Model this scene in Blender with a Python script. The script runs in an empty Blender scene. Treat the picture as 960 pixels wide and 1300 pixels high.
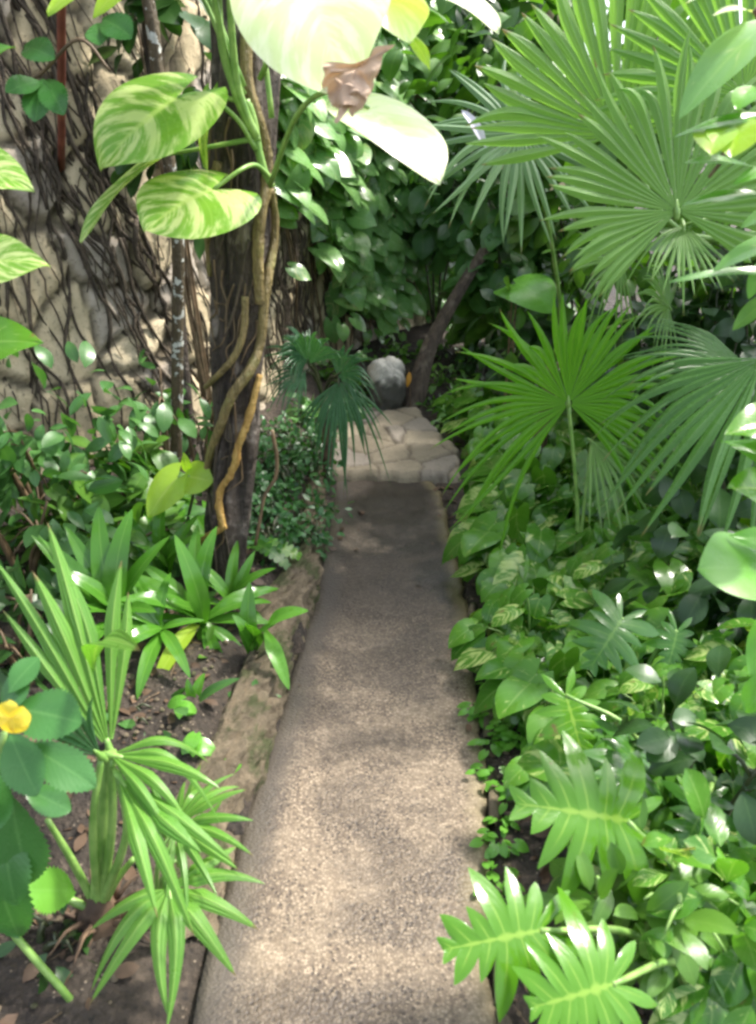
import bpy, math, random
import numpy as np
from math import radians as R
random.seed(7); RNG = np.random.default_rng(11)
C = bpy.context.scene
COL = C.collection
PI = math.pi

# ------------------------------------------------------------------ camera maths
PITCH, H, FPX = R(24.0), 1.6, 1012.0
CAM = np.array([0.0, 0.0, H])
cR = np.array([1.0, 0, 0]); cF = np.array([0, math.cos(PITCH), -math.sin(PITCH)]); cU = np.array([0, math.sin(PITCH), math.cos(PITCH)])
def ray(px, py): return cF + (px-480)/FPX*cR + (650-py)/FPX*cU
def Y(px, py, y): d = ray(px, py); return CAM + d*(y/d[1])          # point seen at a pixel, y metres ahead
def G(px, py, z=0.0): d = ray(px, py); return CAM + d*((z-H)/d[2])  # point seen at a pixel on height z
def nrm(v): v = np.asarray(v, float); return v/(np.linalg.norm(v)+1e-12)

# ------------------------------------------------------------------ mesh builder
class MB:
    def __init__(s): s.v=[]; s.f=[]; s.uv=[]; s.m=[]; s.c=[]; s.n=0
    def grid(s, P, UV=None, wrap=False, mat=0, col=None):
        nu, nv = P.shape[:2]
        if UV is None:
            u, v = np.meshgrid(np.linspace(0,1,nu), np.linspace(0,1,nv), indexing='ij'); UV = np.stack([u,v],-1)
        idx = np.arange(nu*nv).reshape(nu,nv)+s.n
        a,b,c,d = idx[:-1,:-1],idx[:-1,1:],idx[1:,1:],idx[1:,:-1]
        F = np.stack([a,b,c,d],-1).reshape(-1,4)
        if wrap: F = np.concatenate([F, np.stack([idx[:-1,-1],idx[:-1,0],idx[1:,0],idx[1:,-1]],-1)])
        s.v.append(P.reshape(-1,3)); s.f.append(F); s.uv.append(UV.reshape(-1,2)); s.m.append(np.full(len(F),mat))
        s.c.append(np.ones((nu*nv,4)) if col is None else col.reshape(-1,4)); s.n += nu*nv
    def tube(s, pts, rad, k=7, mat=0, sub=4, noise=0.0):
        pts = spline(pts, sub); n = len(pts)
        rad = np.interp(np.linspace(0,1,n), np.linspace(0,1,len(np.atleast_1d(rad))), np.atleast_1d(rad)) if np.ndim(rad) else np.full(n,rad)
        T = np.gradient(pts, axis=0); T /= np.linalg.norm(T,axis=1)[:,None]+1e-12
        ref = np.array([0.31,0.95,0.1]) if abs(T[n//2][2])>0.5 else np.array([0.05,0.1,1])
        A = np.cross(T,ref); A /= np.linalg.norm(A,axis=1)[:,None]+1e-12; B = np.cross(T,A)
        th = np.linspace(0,2*PI,k,endpoint=False)
        rr = rad[:,None]*np.ones(k)
        if noise: rr = rr*(1+noise*RNG.standard_normal((n,k)))
        P = pts[:,None,:]+rr[...,None]*(np.cos(th)[None,:,None]*A[:,None,:]+np.sin(th)[None,:,None]*B[:,None,:])
        P = np.concatenate([np.repeat(pts[:1,None,:],k,1), P, np.repeat(pts[-1:,None,:],k,1)])
        s.grid(P, wrap=True, mat=mat)
    def build(s, name, mat, parent=None, smooth=True, org=None):
        V = np.concatenate(s.v); F = np.concatenate(s.f); UV = np.concatenate(s.uv); M = np.concatenate(s.m); Cc = np.concatenate(s.c)
        if org is None: org = np.array(parent['_o']) if parent is not None and '_o' in parent else np.zeros(3)
        me = bpy.data.meshes.new(name)
        me.vertices.add(len(V)); me.vertices.foreach_set('co', (V-org).astype(np.float32).ravel())
        me.loops.add(len(F)*4); me.loops.foreach_set('vertex_index', F.astype(np.int32).ravel())
        me.polygons.add(len(F)); me.polygons.foreach_set('loop_start', np.arange(0,len(F)*4,4,dtype=np.int32))
        me.polygons.foreach_set('material_index', M.astype(np.int32))
        me.polygons.foreach_set('use_smooth', np.full(len(F), smooth))
        me.update(calc_edges=True)
        l = me.uv_layers.new(name='UVMap'); l.data.foreach_set('uv', UV[F.ravel()].astype(np.float32).ravel())
        ca = me.color_attributes.new('tint','FLOAT_COLOR','POINT'); ca.data.foreach_set('color', Cc.astype(np.float32).ravel())
        for m in (mat if isinstance(mat,(list,tuple)) else [mat]): me.materials.append(m)
        o = bpy.data.objects.new(name, me); COL.objects.link(o)
        if parent is not None: o.parent = parent; o['_o'] = list(map(float, org))
        else: o.location = org
        return o

def spline(pts, sub=4):
    P = np.asarray(pts, float)
    if len(P) < 3 or sub <= 1: return P
    Q = np.concatenate([[2*P[0]-P[1]],P,[2*P[-1]-P[-2]]]); out=[]
    for i in range(1,len(Q)-2):
        for t in np.linspace(0,1,sub,endpoint=False):
            a,b,c,d = Q[i-1:i+3]
            out.append(0.5*((2*b)+(c-a)*t+(2*a-5*b+4*c-d)*t*t+(3*b-a-3*c+d)*t**3))
    out.append(P[-1]); return np.array(out)

def thing(name, label, cat, loc, group=None):
    o = bpy.data.objects.new(name, None); COL.objects.link(o); o.location = tuple(map(float,loc)); o.empty_display_size=.1
    o['_o'] = list(map(float,loc)); tag(o,label,cat,group); return o
def tag(o, label, cat, group=None):
    o['label']=label; o['category']=cat
    if group: o['group']=group
    return o
def structure(o): o['kind']='structure'; return o
def dup(root, loc, rotz=0, scale=1.0, label=None, group=None):
    r = root.copy(); COL.objects.link(r); r.location = tuple(map(float,loc)); r.rotation_euler=(0,0,rotz); r.scale=(scale,)*3
    if label: r['label']=label
    if group: r['group']=group
    for ch in list(root.children):
        c = ch.copy(); COL.objects.link(c); c.parent = r
        for g in list(ch.children):
            d = g.copy(); COL.objects.link(d); d.parent = c
    return r

# ------------------------------------------------------------------ noise helpers
def vnoise(x, y, seed=0):
    x=np.asarray(x,float); y=np.asarray(y,float)
    xi=np.floor(x).astype(np.int64); yi=np.floor(y).astype(np.int64); fx=x-xi; fy=y-yi
    fx=fx*fx*(3-2*fx); fy=fy*fy*(3-2*fy)
    def h(a,b):
        n=(a*374761393+b*668265263+seed*974711)&0x7fffffff; n=((n^(n>>13))*1274126177)&0x7fffffff; return ((n^(n>>16))&0xffff)/65535.0
    return (h(xi,yi)*(1-fx)+h(xi+1,yi)*fx)*(1-fy)+(h(xi,yi+1)*(1-fx)+h(xi+1,yi+1)*fx)*fy
def fbm(x,y,seed=0,o=4): return sum(vnoise(x*2**i,y*2**i,seed+i)*0.5**i for i in range(o))/sum(0.5**i for i in range(o))
def sm(a,b,x): t=np.clip((x-a)/(b-a),0,1); return t*t*(3-2*t)

# ------------------------------------------------------------------ materials
class NT:
    def __init__(s,name):
        s.m=bpy.data.materials.new(name); s.m.use_nodes=True; s.t=s.m.node_tree; s.t.nodes.clear()
        s.out=s.t.nodes.new('ShaderNodeOutputMaterial')
    def n(s,typ,**kw):
        x=s.t.nodes.new('ShaderNode'+typ)
        for k,v in kw.items(): setattr(x,k,v)
        return x
    def set(s,sock,v):
        if isinstance(v,bpy.types.NodeSocket): s.t.links.new(v,sock)
        elif isinstance(v,(tuple,list)) and len(v)==3 and sock.type=='RGBA': sock.default_value=(*v,1)
        else: sock.default_value=v
    def math(s,op,a,b=0.0,clamp=False):
        x=s.n('Math',operation=op,use_clamp=clamp); s.set(x.inputs[0],a); s.set(x.inputs[1],b); return x.outputs[0]
    def mix(s,f,a,b,blend='MIX'):
        x=s.n('Mix',data_type='RGBA',blend_type=blend); s.set(x.inputs[0],f); s.set(x.inputs[6],a); s.set(x.inputs[7],b); return x.outputs[2]
    def ramp(s,f,lo,hi,a=0.0,b=1.0):
        x=s.n('MapRange',interpolation_type='SMOOTHSTEP'); s.set(x.inputs[0],f)
        for i,v in zip((1,2,3,4),(lo,hi,a,b)): s.set(x.inputs[i],v)
        return x.outputs[0]
    def noise(s,vec,scale,detail=4,rough=.55,dist=0.0):
        x=s.n('TexNoise'); 
        if vec is not None: s.set(x.inputs['Vector'],vec)
        s.set(x.inputs['Scale'],scale); s.set(x.inputs['Detail'],detail); s.set(x.inputs['Roughness'],rough); s.set(x.inputs['Distortion'],dist); return x.outputs[0]
    def vor(s,vec,scale,feature='F1'):
        x=s.n('TexVoronoi',feature=feature); s.set(x.inputs['Vector'],vec); s.set(x.inputs['Scale'],scale); return x
    def comb(s,a,b,c):
        x=s.n('CombineXYZ'); s.set(x.inputs[0],a); s.set(x.inputs[1],b); s.set(x.inputs[2],c); return x.outputs[0]
    def obj(s): return s.n('TexCoord').outputs['Object']
    def bump(s,h,strength=.5,dist=.01,normal=None):
        x=s.n('Bump'); s.set(x.inputs['Strength'],strength); s.set(x.inputs['Distance'],dist); s.set(x.inputs['Height'],h)
        if normal is not None: s.set(x.inputs['Normal'],normal)
        return x.outputs[0]
    def bsdf(s,col,rough=.6,normal=None,spec=.5):
        x=s.n('BsdfPrincipled'); s.set(x.inputs['Base Color'],col); s.set(x.inputs['Roughness'],rough); s.set(x.inputs['Specular IOR Level'],spec)
        if normal is not None: s.set(x.inputs['Normal'],normal)
        return x.outputs[0]
    def done(s,sh): s.t.links.new(sh,s.out.inputs[0]); return s.m

def leaf_mat(name,c1,c2,vein,var=None,amt=.0,rough=.3,trans=.33,nv=8,veinamt=.5,spec=.5,tcol=None,stain=0.0,pleat=False,varmix=.7,lobes=0):
    t=NT(name); uv=t.n('UVMap').outputs[0]; sp=t.n('SeparateXYZ'); t.set(sp.inputs[0],uv); u,v=sp.outputs[0],sp.outputs[1]
    geo=t.n('NewGeometry'); rnd=geo.outputs['Random Per Island']; ornd=t.n('ObjectInfo').outputs['Random']
    oc=t.obj()
    if pleat:
        rnd=t.n('TexWhiteNoise',noise_dimensions='1D'); t.set(rnd.inputs['W'],t.math('FLOOR',v)); rnd=rnd.outputs[0]
        fv=t.math('FRACT',v); av=t.math('ABSOLUTE',t.math('SUBTRACT',t.math('MULTIPLY',fv,2.0),1.0))
    else: av=t.math('ABSOLUTE',t.math('SUBTRACT',t.math('MULTIPLY',v,2.0),1.0))
    big=t.noise(oc,5.0,3); f=t.math('ADD',t.math('MULTIPLY',rnd,.6),t.math('MULTIPLY',t.math('ADD',big,ornd),.22),True)
    col=t.mix(f,c1,c2)
    if var is not None:
        vec=t.comb(t.math('SUBTRACT',t.math('MULTIPLY',u,4.2),t.math('MULTIPLY',av,1.3)),t.math('MULTIPLY',v,.9),t.math('MULTIPLY',rnd,41.0))
        n1=t.noise(vec,2.3,4,.6,.25)
        gate=t.ramp(t.math('ADD',t.math('FRACT',t.math('MULTIPLY',rnd,17.3)),amt),.55,1.25)
        thr=t.math('SUBTRACT',.64,t.math('MULTIPLY',gate,.2))
        msk=t.ramp(t.math('SUBTRACT',n1,thr),-.04,.10)
        col=t.mix(t.math('MULTIPLY',msk,varmix),col,var)
    lat=t.math('SINE',t.math('MULTIPLY',t.math('SUBTRACT',u,t.math('MULTIPLY',av,.28)),nv*2*PI))
    latm=t.ramp(lat,.86,1.0); mid=t.ramp(av,.09,.02) if not pleat else t.ramp(av,.3,.0)
    vm=t.math('MAXIMUM',mid,t.math('MULTIPLY',latm,.22 if not pleat else 0.0))
    if lobes:
        lf_=t.math('ABSOLUTE',t.math('SUBTRACT',t.math('FRACT',t.math('MULTIPLY',t.math('POWER',u,.86),lobes)),.52)); lv_=t.math('MULTIPLY',t.ramp(lf_,.075,.015),t.ramp(av,.8,.2)); vm=t.math('MAXIMUM',mid,t.math('MULTIPLY',lv_,.75))
    col=t.mix(t.math('MULTIPLY',vm,veinamt),col,vein)
    if pleat:
        tipm=t.math('MULTIPLY',t.ramp(t.math('ADD',u,t.math('MULTIPLY',t.math('SUBTRACT',t.noise(oc,40,3),.5),.12)),.93,.985),t.ramp(rnd,.35,.6)); col=t.mix(t.math('MULTIPLY',tipm,.9),col,(.20,.13,.06))
    if stain:
        st=t.ramp(t.noise(oc,14,4,.6),.72-stain,.80-stain); col=t.mix(t.math('MULTIPLY',st,.8),col,(.16,.09,.04))
    h=t.math('ADD',t.math('MULTIPLY',lat,.05),t.math('MULTIPLY',t.noise(oc,60,2),.5))
    if pleat: h=t.math('SINE',t.math('MULTIPLY',v,2*PI*5))
    nb=t.bump(h,.22 if not pleat else .3,.004)
    rg=t.math('ADD',max(.08,rough-.17),t.math('MULTIPLY',t.noise(oc,22,3),.22))
    p=t.bsdf(col,rg,nb,spec)
    tr=t.n('BsdfTranslucent'); t.set(tr.inputs[0],t.mix(1.0,col,tcol or (1.5,1.7,.55),'MULTIPLY'))
    mx=t.n('MixShader'); t.set(mx.inputs[0],trans); t.t.links.new(p,mx.inputs[1]); t.t.links.new(tr.outputs[0],mx.inputs[2])
    return t.done(mx.outputs[0])

def bark_mat(name,c1,c2,c3=None,scale=1.0,rough=.75,lichen=0.0,ring=0.0):
    t=NT(name); oc=t.obj(); mp=t.n('Mapping'); t.set(mp.inputs[0],oc); mp.inputs['Scale'].default_value=(22*scale,22*scale,4.5*scale)
    n=t.noise(mp.outputs[0],1.0,6,.65,.8); n2=t.noise(oc,45*scale,4)
    col=t.mix(t.ramp(n,.35,.65),c1,c2)
    if c3: col=t.mix(t.ramp(t.noise(oc,9*scale,4,.6),.52,.68),col,c3)
    if lichen: col=t.mix(t.ramp(t.noise(oc,26,5,.6),.66-lichen,.7-lichen),col,(.50,.51,.46))
    h=t.math('ADD',n,t.math('MULTIPLY',n2,.35))
    return t.done(t.bsdf(col,rough,t.bump(h,1.0,.03)))

def stem_mat(name,c1,c2,rough=.4):
    t=NT(name); oc=t.obj(); n=t.noise(oc,18,4)
    return t.done(t.bsdf(t.mix(t.ramp(n,.35,.65),c1,c2),rough,t.bump(t.noise(oc,80,3),.3,.003)))

def soil_mat():
    t=NT('soil'); oc=t.obj(); a=t.noise(oc,3.0,6,.6); b=t.noise(oc,38,5,.65); v=t.vor(oc,55)
    col=t.mix(t.ramp(a,.35,.65),(.016,.0115,.008),(.044,.032,.022)); col=t.mix(t.ramp(b,.5,.72),col,(.085,.063,.045)); col=t.mix(t.ramp(b,.34,.44,1,0),col,(.016,.012,.009))
    col=t.mix(t.math('MULTIPLY',t.ramp(v.outputs[0],.22,.12),t.ramp(t.noise(oc,9,2),.48,.6)),col,(.20,.16,.115))
    return t.done(t.bsdf(col,.82,t.bump(t.math('ADD',b,t.math('MULTIPLY',v.outputs[0],-.6)),.9,.02)))

def path_mat():
    t=NT('aggregate_concrete'); oc=t.obj()
    ds=t.mix(.06,oc,t.n('TexNoise').outputs[1]) if False else oc
    wob=t.noise(oc,30,4,.6)
    v=t.vor(oc,128); e=v.outputs[0]
    vc=t.n('SeparateXYZ'); t.set(vc.inputs[0],v.outputs[1])
    big=t.noise(oc,2.0,5,.6,.6); fine=t.noise(oc,150,4); mid=t.noise(oc,34,5,.7)
    col=t.mix(vc.outputs[0],(.195,.150,.104),(.345,.275,.198))
    col=t.mix(t.ramp(mid,.35,.65),t.mix(1.0,col,(.72,.70,.68),'MULTIPLY'),col)
    wear=t.ramp(t.noise(oc,6,4,.6),.35,.62)
    col=t.mix(t.math('MULTIPLY',t.ramp(t.math('ADD',e,t.math('MULTIPLY',wob,.5)),.60,.86),t.math('ADD',.35,t.math('MULTIPLY',wear,.5))),col,(.095,.07,.05))
    v2=t.vor(oc,66); pit=t.math('MULTIPLY',t.ramp(t.math('ADD',v2.outputs[0],t.math('MULTIPLY',t.noise(oc,90,3),.35)),  .52,.34),t.math('ADD',t.math('MULTIPLY',wear,.6),.4)); col=t.mix(t.math('MULTIPLY',pit,.95),col,(.05,.038,.03))
    # damp and worn areas: stains and edge algae, plus painted shade over the far stretch
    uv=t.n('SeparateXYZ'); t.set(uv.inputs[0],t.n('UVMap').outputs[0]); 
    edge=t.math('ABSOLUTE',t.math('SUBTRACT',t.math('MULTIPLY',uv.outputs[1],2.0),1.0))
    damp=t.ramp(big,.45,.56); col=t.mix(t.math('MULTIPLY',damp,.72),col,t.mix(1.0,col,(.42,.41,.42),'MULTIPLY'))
    far=t.math('MULTIPLY',t.ramp(uv.outputs[0],.54,.70),t.ramp(t.noise(oc,2.6,4,.6),.30,.46)); col=t.mix(t.math('MULTIPLY',far,.92),col,t.mix(1.0,col,(.22,.21,.215),'MULTIPLY'))  # far stretch: damp and tree shade both painted into the colour
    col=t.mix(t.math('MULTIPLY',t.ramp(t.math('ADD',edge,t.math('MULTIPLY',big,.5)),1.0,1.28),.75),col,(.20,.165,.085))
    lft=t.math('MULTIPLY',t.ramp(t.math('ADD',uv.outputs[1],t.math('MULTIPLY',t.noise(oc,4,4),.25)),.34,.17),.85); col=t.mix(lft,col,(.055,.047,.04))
    h=t.math('ADD',t.math('MULTIPLY',e,-1.0),t.math('ADD',t.math('MULTIPLY',fine,.3),t.math('MULTIPLY',pit,-.8)))
    rg=t.math('SUBTRACT',.74,t.math('MULTIPLY',t.math('ADD',damp,far),.2))
    return t.done(t.bsdf(col,rg,t.bump(h,.38,.005)))

def stone_mat(name,c1,c2,dark,moss=.0,sc=1.0,usetint=True,bumpd=.015):
    t=NT(name); oc=t.obj(); at=t.n('VertexColor',layer_name='tint'); sp=t.n('SeparateColor'); t.set(sp.inputs[0],at.outputs[0])
    n=t.noise(oc,7*sc,8,.72); f=t.noise(oc,40*sc,6,.72)
    col=t.mix(t.ramp(n,.3,.7),c1,c2)
    if usetint:
        col=t.mix(.75,col,t.mix(sp.outputs[0],c2,c1)); col=t.mix(sp.outputs[1],col,(.30,.27,.27)); col=t.mix(sp.outputs[2],col,dark)
    col=t.mix(t.math('MULTIPLY',t.ramp(f,.52,.70),.7),col,dark)
    if moss: col=t.mix(t.ramp(t.noise(oc,4.5,5,.65),.64-moss,.74-moss),col,(.075,.085,.03))
    h=t.math('ADD',n,t.math('MULTIPLY',f,.6))
    return t.done(t.bsdf(col,.85,t.bump(h,.9,bumpd)))

M={}
M['pothos']=leaf_mat('pothos_leaf',(.036,.130,.014),(.125,.30,.030),(.24,.38,.10),(.50,.58,.22),.10,.22,.30,7,.4,stain=.09,spec=.42)
M['pothos_wall']=leaf_mat('wall_pothos_leaf',(.105,.25,.075),(.20,.38,.11),(.30,.45,.19),(.40,.48,.2),.0,.32,.3,7,.35)
M['pothos_big']=leaf_mat('climbing_pothos_leaf',(.105,.26,.022),(.19,.37,.04),(.44,.56,.16),(.62,.68,.30),.95,.32,.34,9,.6)
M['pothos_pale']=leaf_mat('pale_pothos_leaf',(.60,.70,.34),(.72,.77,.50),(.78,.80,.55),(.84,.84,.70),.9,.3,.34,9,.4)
M['decay']=leaf_mat('withered_leaf',(.42,.29,.19),(.58,.43,.31),(.3,.19,.12),(.68,.56,.42),.5,.7,.15,9,.4,tcol=(1.2,1,.7))
M['lime']=leaf_mat('lime_leaf',(.26,.44,.035),(.36,.52,.05),(.48,.58,.14),None,0,.35,.42,8,.5)
M['philo']=leaf_mat('philodendron_leaf',(.058,.175,.010),(.095,.25,.016),(.28,.43,.07),None,0,.26,.33,14,.6,spec=.5,stain=.07,lobes=7.0)
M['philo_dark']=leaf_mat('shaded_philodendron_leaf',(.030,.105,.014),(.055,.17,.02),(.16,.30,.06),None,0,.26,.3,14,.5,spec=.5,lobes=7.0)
M['shrub']=leaf_mat('shrub_leaf',(.040,.125,.032),(.085,.205,.048),(.14,.25,.08),None,0,.42,.26,7,.35)
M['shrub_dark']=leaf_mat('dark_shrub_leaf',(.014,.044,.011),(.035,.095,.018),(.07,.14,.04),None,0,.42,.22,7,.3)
M['shrub_mid']=leaf_mat('mid_green_leaf',(.046,.13,.016),(.105,.23,.03),(.17,.30,.06),None,0,.42,.3,7,.35)
M['turnera']=leaf_mat('toothed_leaf',(.038,.135,.030),(.065,.19,.045),(.12,.27,.08),None,0,.34,.26,10,.45)
M['strap']=leaf_mat('strap_leaf',(.042,.145,.014),(.09,.245,.025),(.19,.36,.07),None,0,.26,.3,1,.4,spec=.5)
M['pleated']=leaf_mat('pleated_leaf',(.085,.225,.03),(.14,.31,.045),(.33,.50,.13),None,0,.36,.34,1,.4,pleat=True)
M['fan_bright']=leaf_mat('bright_fan_leaf',(.085,.25,.016),(.13,.33,.02),(.22,.42,.04),None,0,.4,.45,1,.45,pleat=True)
M['fan_mid']=leaf_mat('fan_leaf',(.15,.285,.075),(.205,.36,.105),(.29,.46,.18),None,0,.4,.5,1,.4,pleat=True)
M['fan_grey']=leaf_mat('silvery_fan_leaf',(.14,.25,.12),(.185,.315,.15),(.24,.38,.18),None,0,.42,.3,1,.35,pleat=True)
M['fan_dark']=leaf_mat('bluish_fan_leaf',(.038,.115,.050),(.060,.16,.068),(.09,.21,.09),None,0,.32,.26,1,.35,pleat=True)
M['fan_deep']=leaf_mat('deep_fan_leaf',(.055,.145,.032),(.085,.20,.045),(.14,.27,.08),None,0,.34,.3,1,.35,pleat=True)
M['canopy']=leaf_mat('canopy_leaf',(.040,.12,.02),(.08,.20,.04),(.12,.26,.08),None,0,.4,.3,7,.3)
M['cover']=leaf_mat('groundcover_leaf',(.022,.085,.024),(.055,.16,.042),(.1,.2,.07),None,0,.35,.25,5,.3)
M['clover']=leaf_mat('clover_leaf',(.10,.29,.035),(.16,.38,.05),(.2,.42,.1),None,0,.35,.35,5,.3)
M['litter']=leaf_mat('dead_leaf',(.035,.020,.012),(.15,.09,.05),(.09,.055,.03),None,0,.7,.1,7,.4,tcol=(1.2,1,.7))
M['yellow']=leaf_mat('yellow_petal',(.82,.64,.05),(.88,.72,.08),(.85,.6,.1),None,0,.5,.35,3,.3,tcol=(1.2,1.1,.4))
M['orange']=leaf_mat('orange_leaf',(.50,.24,.03),(.58,.31,.04),(.6,.3,.05),None,0,.5,.3,5,.3,tcol=(1.2,1.0,.4))
M['petal']=leaf_mat('white_petal',(.66,.62,.78),(.74,.72,.84),(.35,.33,.72),None,0,.5,.3,3,.4,tcol=(1,1,1.1))
M['trunk']=bark_mat('dark_bark',(.020,.015,.011),(.085,.064,.049),(.22,.185,.155))
M['leaning']=bark_mat('brown_bark',(.05,.036,.026),(.12,.09,.066),(.18,.15,.115))
M['slender']=bark_mat('slender_bark',(.060,.042,.020),(.115,.085,.045),None,1.3,.7,.09)
M['root']=bark_mat('root_bark',(.048,.036,.025),(.13,.098,.066),None,2.0)
M['vine']=bark_mat('vine_stem',(.16,.12,.045),(.30,.225,.09),(.22,.19,.06),1.6,.5)
M['vine_orange']=bark_mat('ochre_vine_stem',(.36,.20,.045),(.50,.32,.09),None,1.6,.5)
M['green_stem']=stem_mat('green_stem',(.13,.26,.05),(.24,.38,.10))
M['dark_stem']=stem_mat('dark_stem',(.030,.045,.016),(.055,.06,.026))
M['brown_stem']=stem_mat('brown_stem',(.09,.06,.03),(.17,.11,.06),.6)
M['fibre']=stem_mat('palm_fibre',(.055,.032,.02),(.16,.10,.06),.8)
M['rust']=stem_mat('rusty_metal',(.16,.045,.028),(.24,.075,.045),.6)
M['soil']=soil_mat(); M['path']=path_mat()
M['wall']=stone_mat('limestone_wall',(.47,.375,.225),(.64,.54,.37),(.055,.045,.034),.0)
M['apron']=stone_mat('flagstone',(.215,.18,.125),(.33,.28,.205),(.085,.068,.048),.03,1.6)
M['kerbstone']=stone_mat('kerb_limestone',(.13,.102,.065),(.275,.215,.138),(.030,.024,.018),.14,2.2,False,.03)
M['boulder']=stone_mat('mossy_boulder',(.55,.54,.48),(.68,.67,.60),(.06,.06,.05),.0,3.0,True)

# ------------------------------------------------------------------ leaf shapes (local: base at origin, tip towards +Y, face +Z)
def leaf(shape, w=.5, fold=.15, droop=.5, wave=.02, nu=9, nv=5, seed=0):
    rng=np.random.default_rng(seed); t=np.linspace(0,1,nu); v=np.linspace(-1,1,nv)
    if shape=='heart':
        hw=.5*w*(1-t**1.5)**.8*(.80+1.25*t*(1-t)*1.6); hw[-1]=0; mid=t**1.05; ang=np.interp(t,[0,.25,.6,1],[R(152),R(108),R(78),R(55)])
    elif shape=='ovate':
        hw=.5*w*np.sin(PI*np.clip(t,0,1)**.82)**.85; mid=t; ang=np.full(nu,R(72))
    elif shape=='strap':
        hw=.5*w*np.minimum(1,(.32+.68*sm(0,.45,t)))*np.clip(1-t**3.2,0,1)**.8; mid=t; ang=np.full(nu,R(85))
    elif shape=='toothed':
        hw=.5*w*np.sin(PI*t**.85)**.8*(1+.07*np.where(np.arange(nu)%2,1,-1)); mid=t; ang=np.full(nu,R(66)); hw[0]=hw[-1]=0
    elif shape=='lobed':
        N=7.0; ph=t**.86*N+.05*np.sin(t*19+seed); fr=ph%1.0; c=np.clip(1-np.abs(fr-.52)/.5,0,1)**.66; lob=1+.24*np.sin(np.floor(ph)*2.3+seed*1.7); env=w*(.62+.46*np.sin(PI*t**.75))*(1-.66*t**2.0)*lob; hw=env*(.30+.70*c)
        hw=np.where(t>.9,np.minimum(hw,env*.9)*np.clip((1-t)/.1,0,1)**.7+.0,hw); hw[-1]=0; mid=.98*t**1.25; ang=np.interp(t,[0,.2,.45,.75,1],[R(160),R(112),R(76),R(50),R(30)])
    elif shape=='fern':
        N=10.0; c=np.abs(np.sin(PI*t*N))**.5; hw=.5*w*np.sin(PI*t**.7)**.6*(.55+.45*c); mid=t; ang=np.full(nu,R(70))
    x=v[None,:]*(hw*np.sin(ang))[:,None]; y=mid[:,None]+np.abs(v)[None,:]*(hw*np.cos(ang))[:,None]
    z=fold*np.abs(x)+wave*np.sin(t[:,None]*7+rng.uniform(0,6)+v[None,:]*1.5)*np.abs(v)[None,:]
    if shape in('heart','lobed'): z=z-(.6 if shape=='lobed' else .35)*np.maximum(0,np.abs(x)-.2*w)**1.6
    if droop:
        k=droop; yy=np.sin(k*y)/k; zz=-(1-np.cos(k*y))/k; z=zz+z*np.cos(k*y); y=yy
    P=np.stack([x,y,z],-1); UV=np.stack(np.broadcast_arrays(t[:,None],(v*.5+.5)[None,:]),-1)
    return P,UV.copy()
def variants(shape,n,**kw):
    out=[]
    for i in range(n):
        k=dict(kw); k['w']=kw['w']*random.uniform(.85,1.15); k['droop']=kw.get('droop',.5)*random.uniform(.4,1.6)+.01; k['fold']=kw.get('fold',.15)*random.uniform(.3,1.6); k['seed']=i; out.append(leaf(shape,**k))
    return out
def frame(d,n):
    yv=nrm(d); x=nrm(np.cross(yv,n)); z=np.cross(x,yv); return np.stack([x,yv,z],1)
def put(mb,lf,pos,d,n,s,mat=0): mb.grid(lf[0]@(frame(d,n)*s).T+pos, lf[1], mat=mat)
def span_leaf(mb,lf,base,tip,n,mat=0):
    """a leaf laid between two points"""
    P=lf[0]; tl=P[-1,P.shape[1]//2]; L=np.linalg.norm(tip-base); s=L/np.linalg.norm(tl)
    Fm=frame(tip-base,n); a=math.atan2(tl[2],tl[1]); ca,sa=math.cos(-a),math.sin(-a)
    Q=P.copy(); Q[...,1]=P[...,1]*ca-P[...,2]*sa; Q[...,2]=P[...,1]*sa+P[...,2]*ca
    mb.grid((Q*s)@Fm.T+base, lf[1], mat=mat)

HEART=variants('heart',8,w=.86,fold=.12,droop=.7,wave=.025,nu=10,nv=7)
HEART_S=variants('heart',6,w=.8,fold=.12,droop=.6,wave=.02,nu=7,nv=5)
OVATE=variants('ovate',6,w=.48,fold=.15,droop=.6,wave=.02,nu=8,nv=5)
OVATE_W=variants('ovate',6,w=.62,fold=.12,droop=.7,wave=.03,nu=8,nv=5)
STRAP=variants('strap',6,w=.17,fold=.25,droop=.8,wave=.004,nu=13,nv=5)
SMALL=variants('ovate',4,w=.6,fold=.1,droop=.4,wave=.02,nu=5,nv=3)
TOOTH=variants('toothed',4,w=.62,fold=.14,droop=.5,wave=.015,nu=25,nv=7)
LOBED=variants('lobed',5,w=.50,fold=.12,droop=.55,wave=.02,nu=113,nv=9)
FERN=variants('fern',3,w=.34,fold=.08,droop=.9,wave=.01,nu=81,nv=5)

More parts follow.
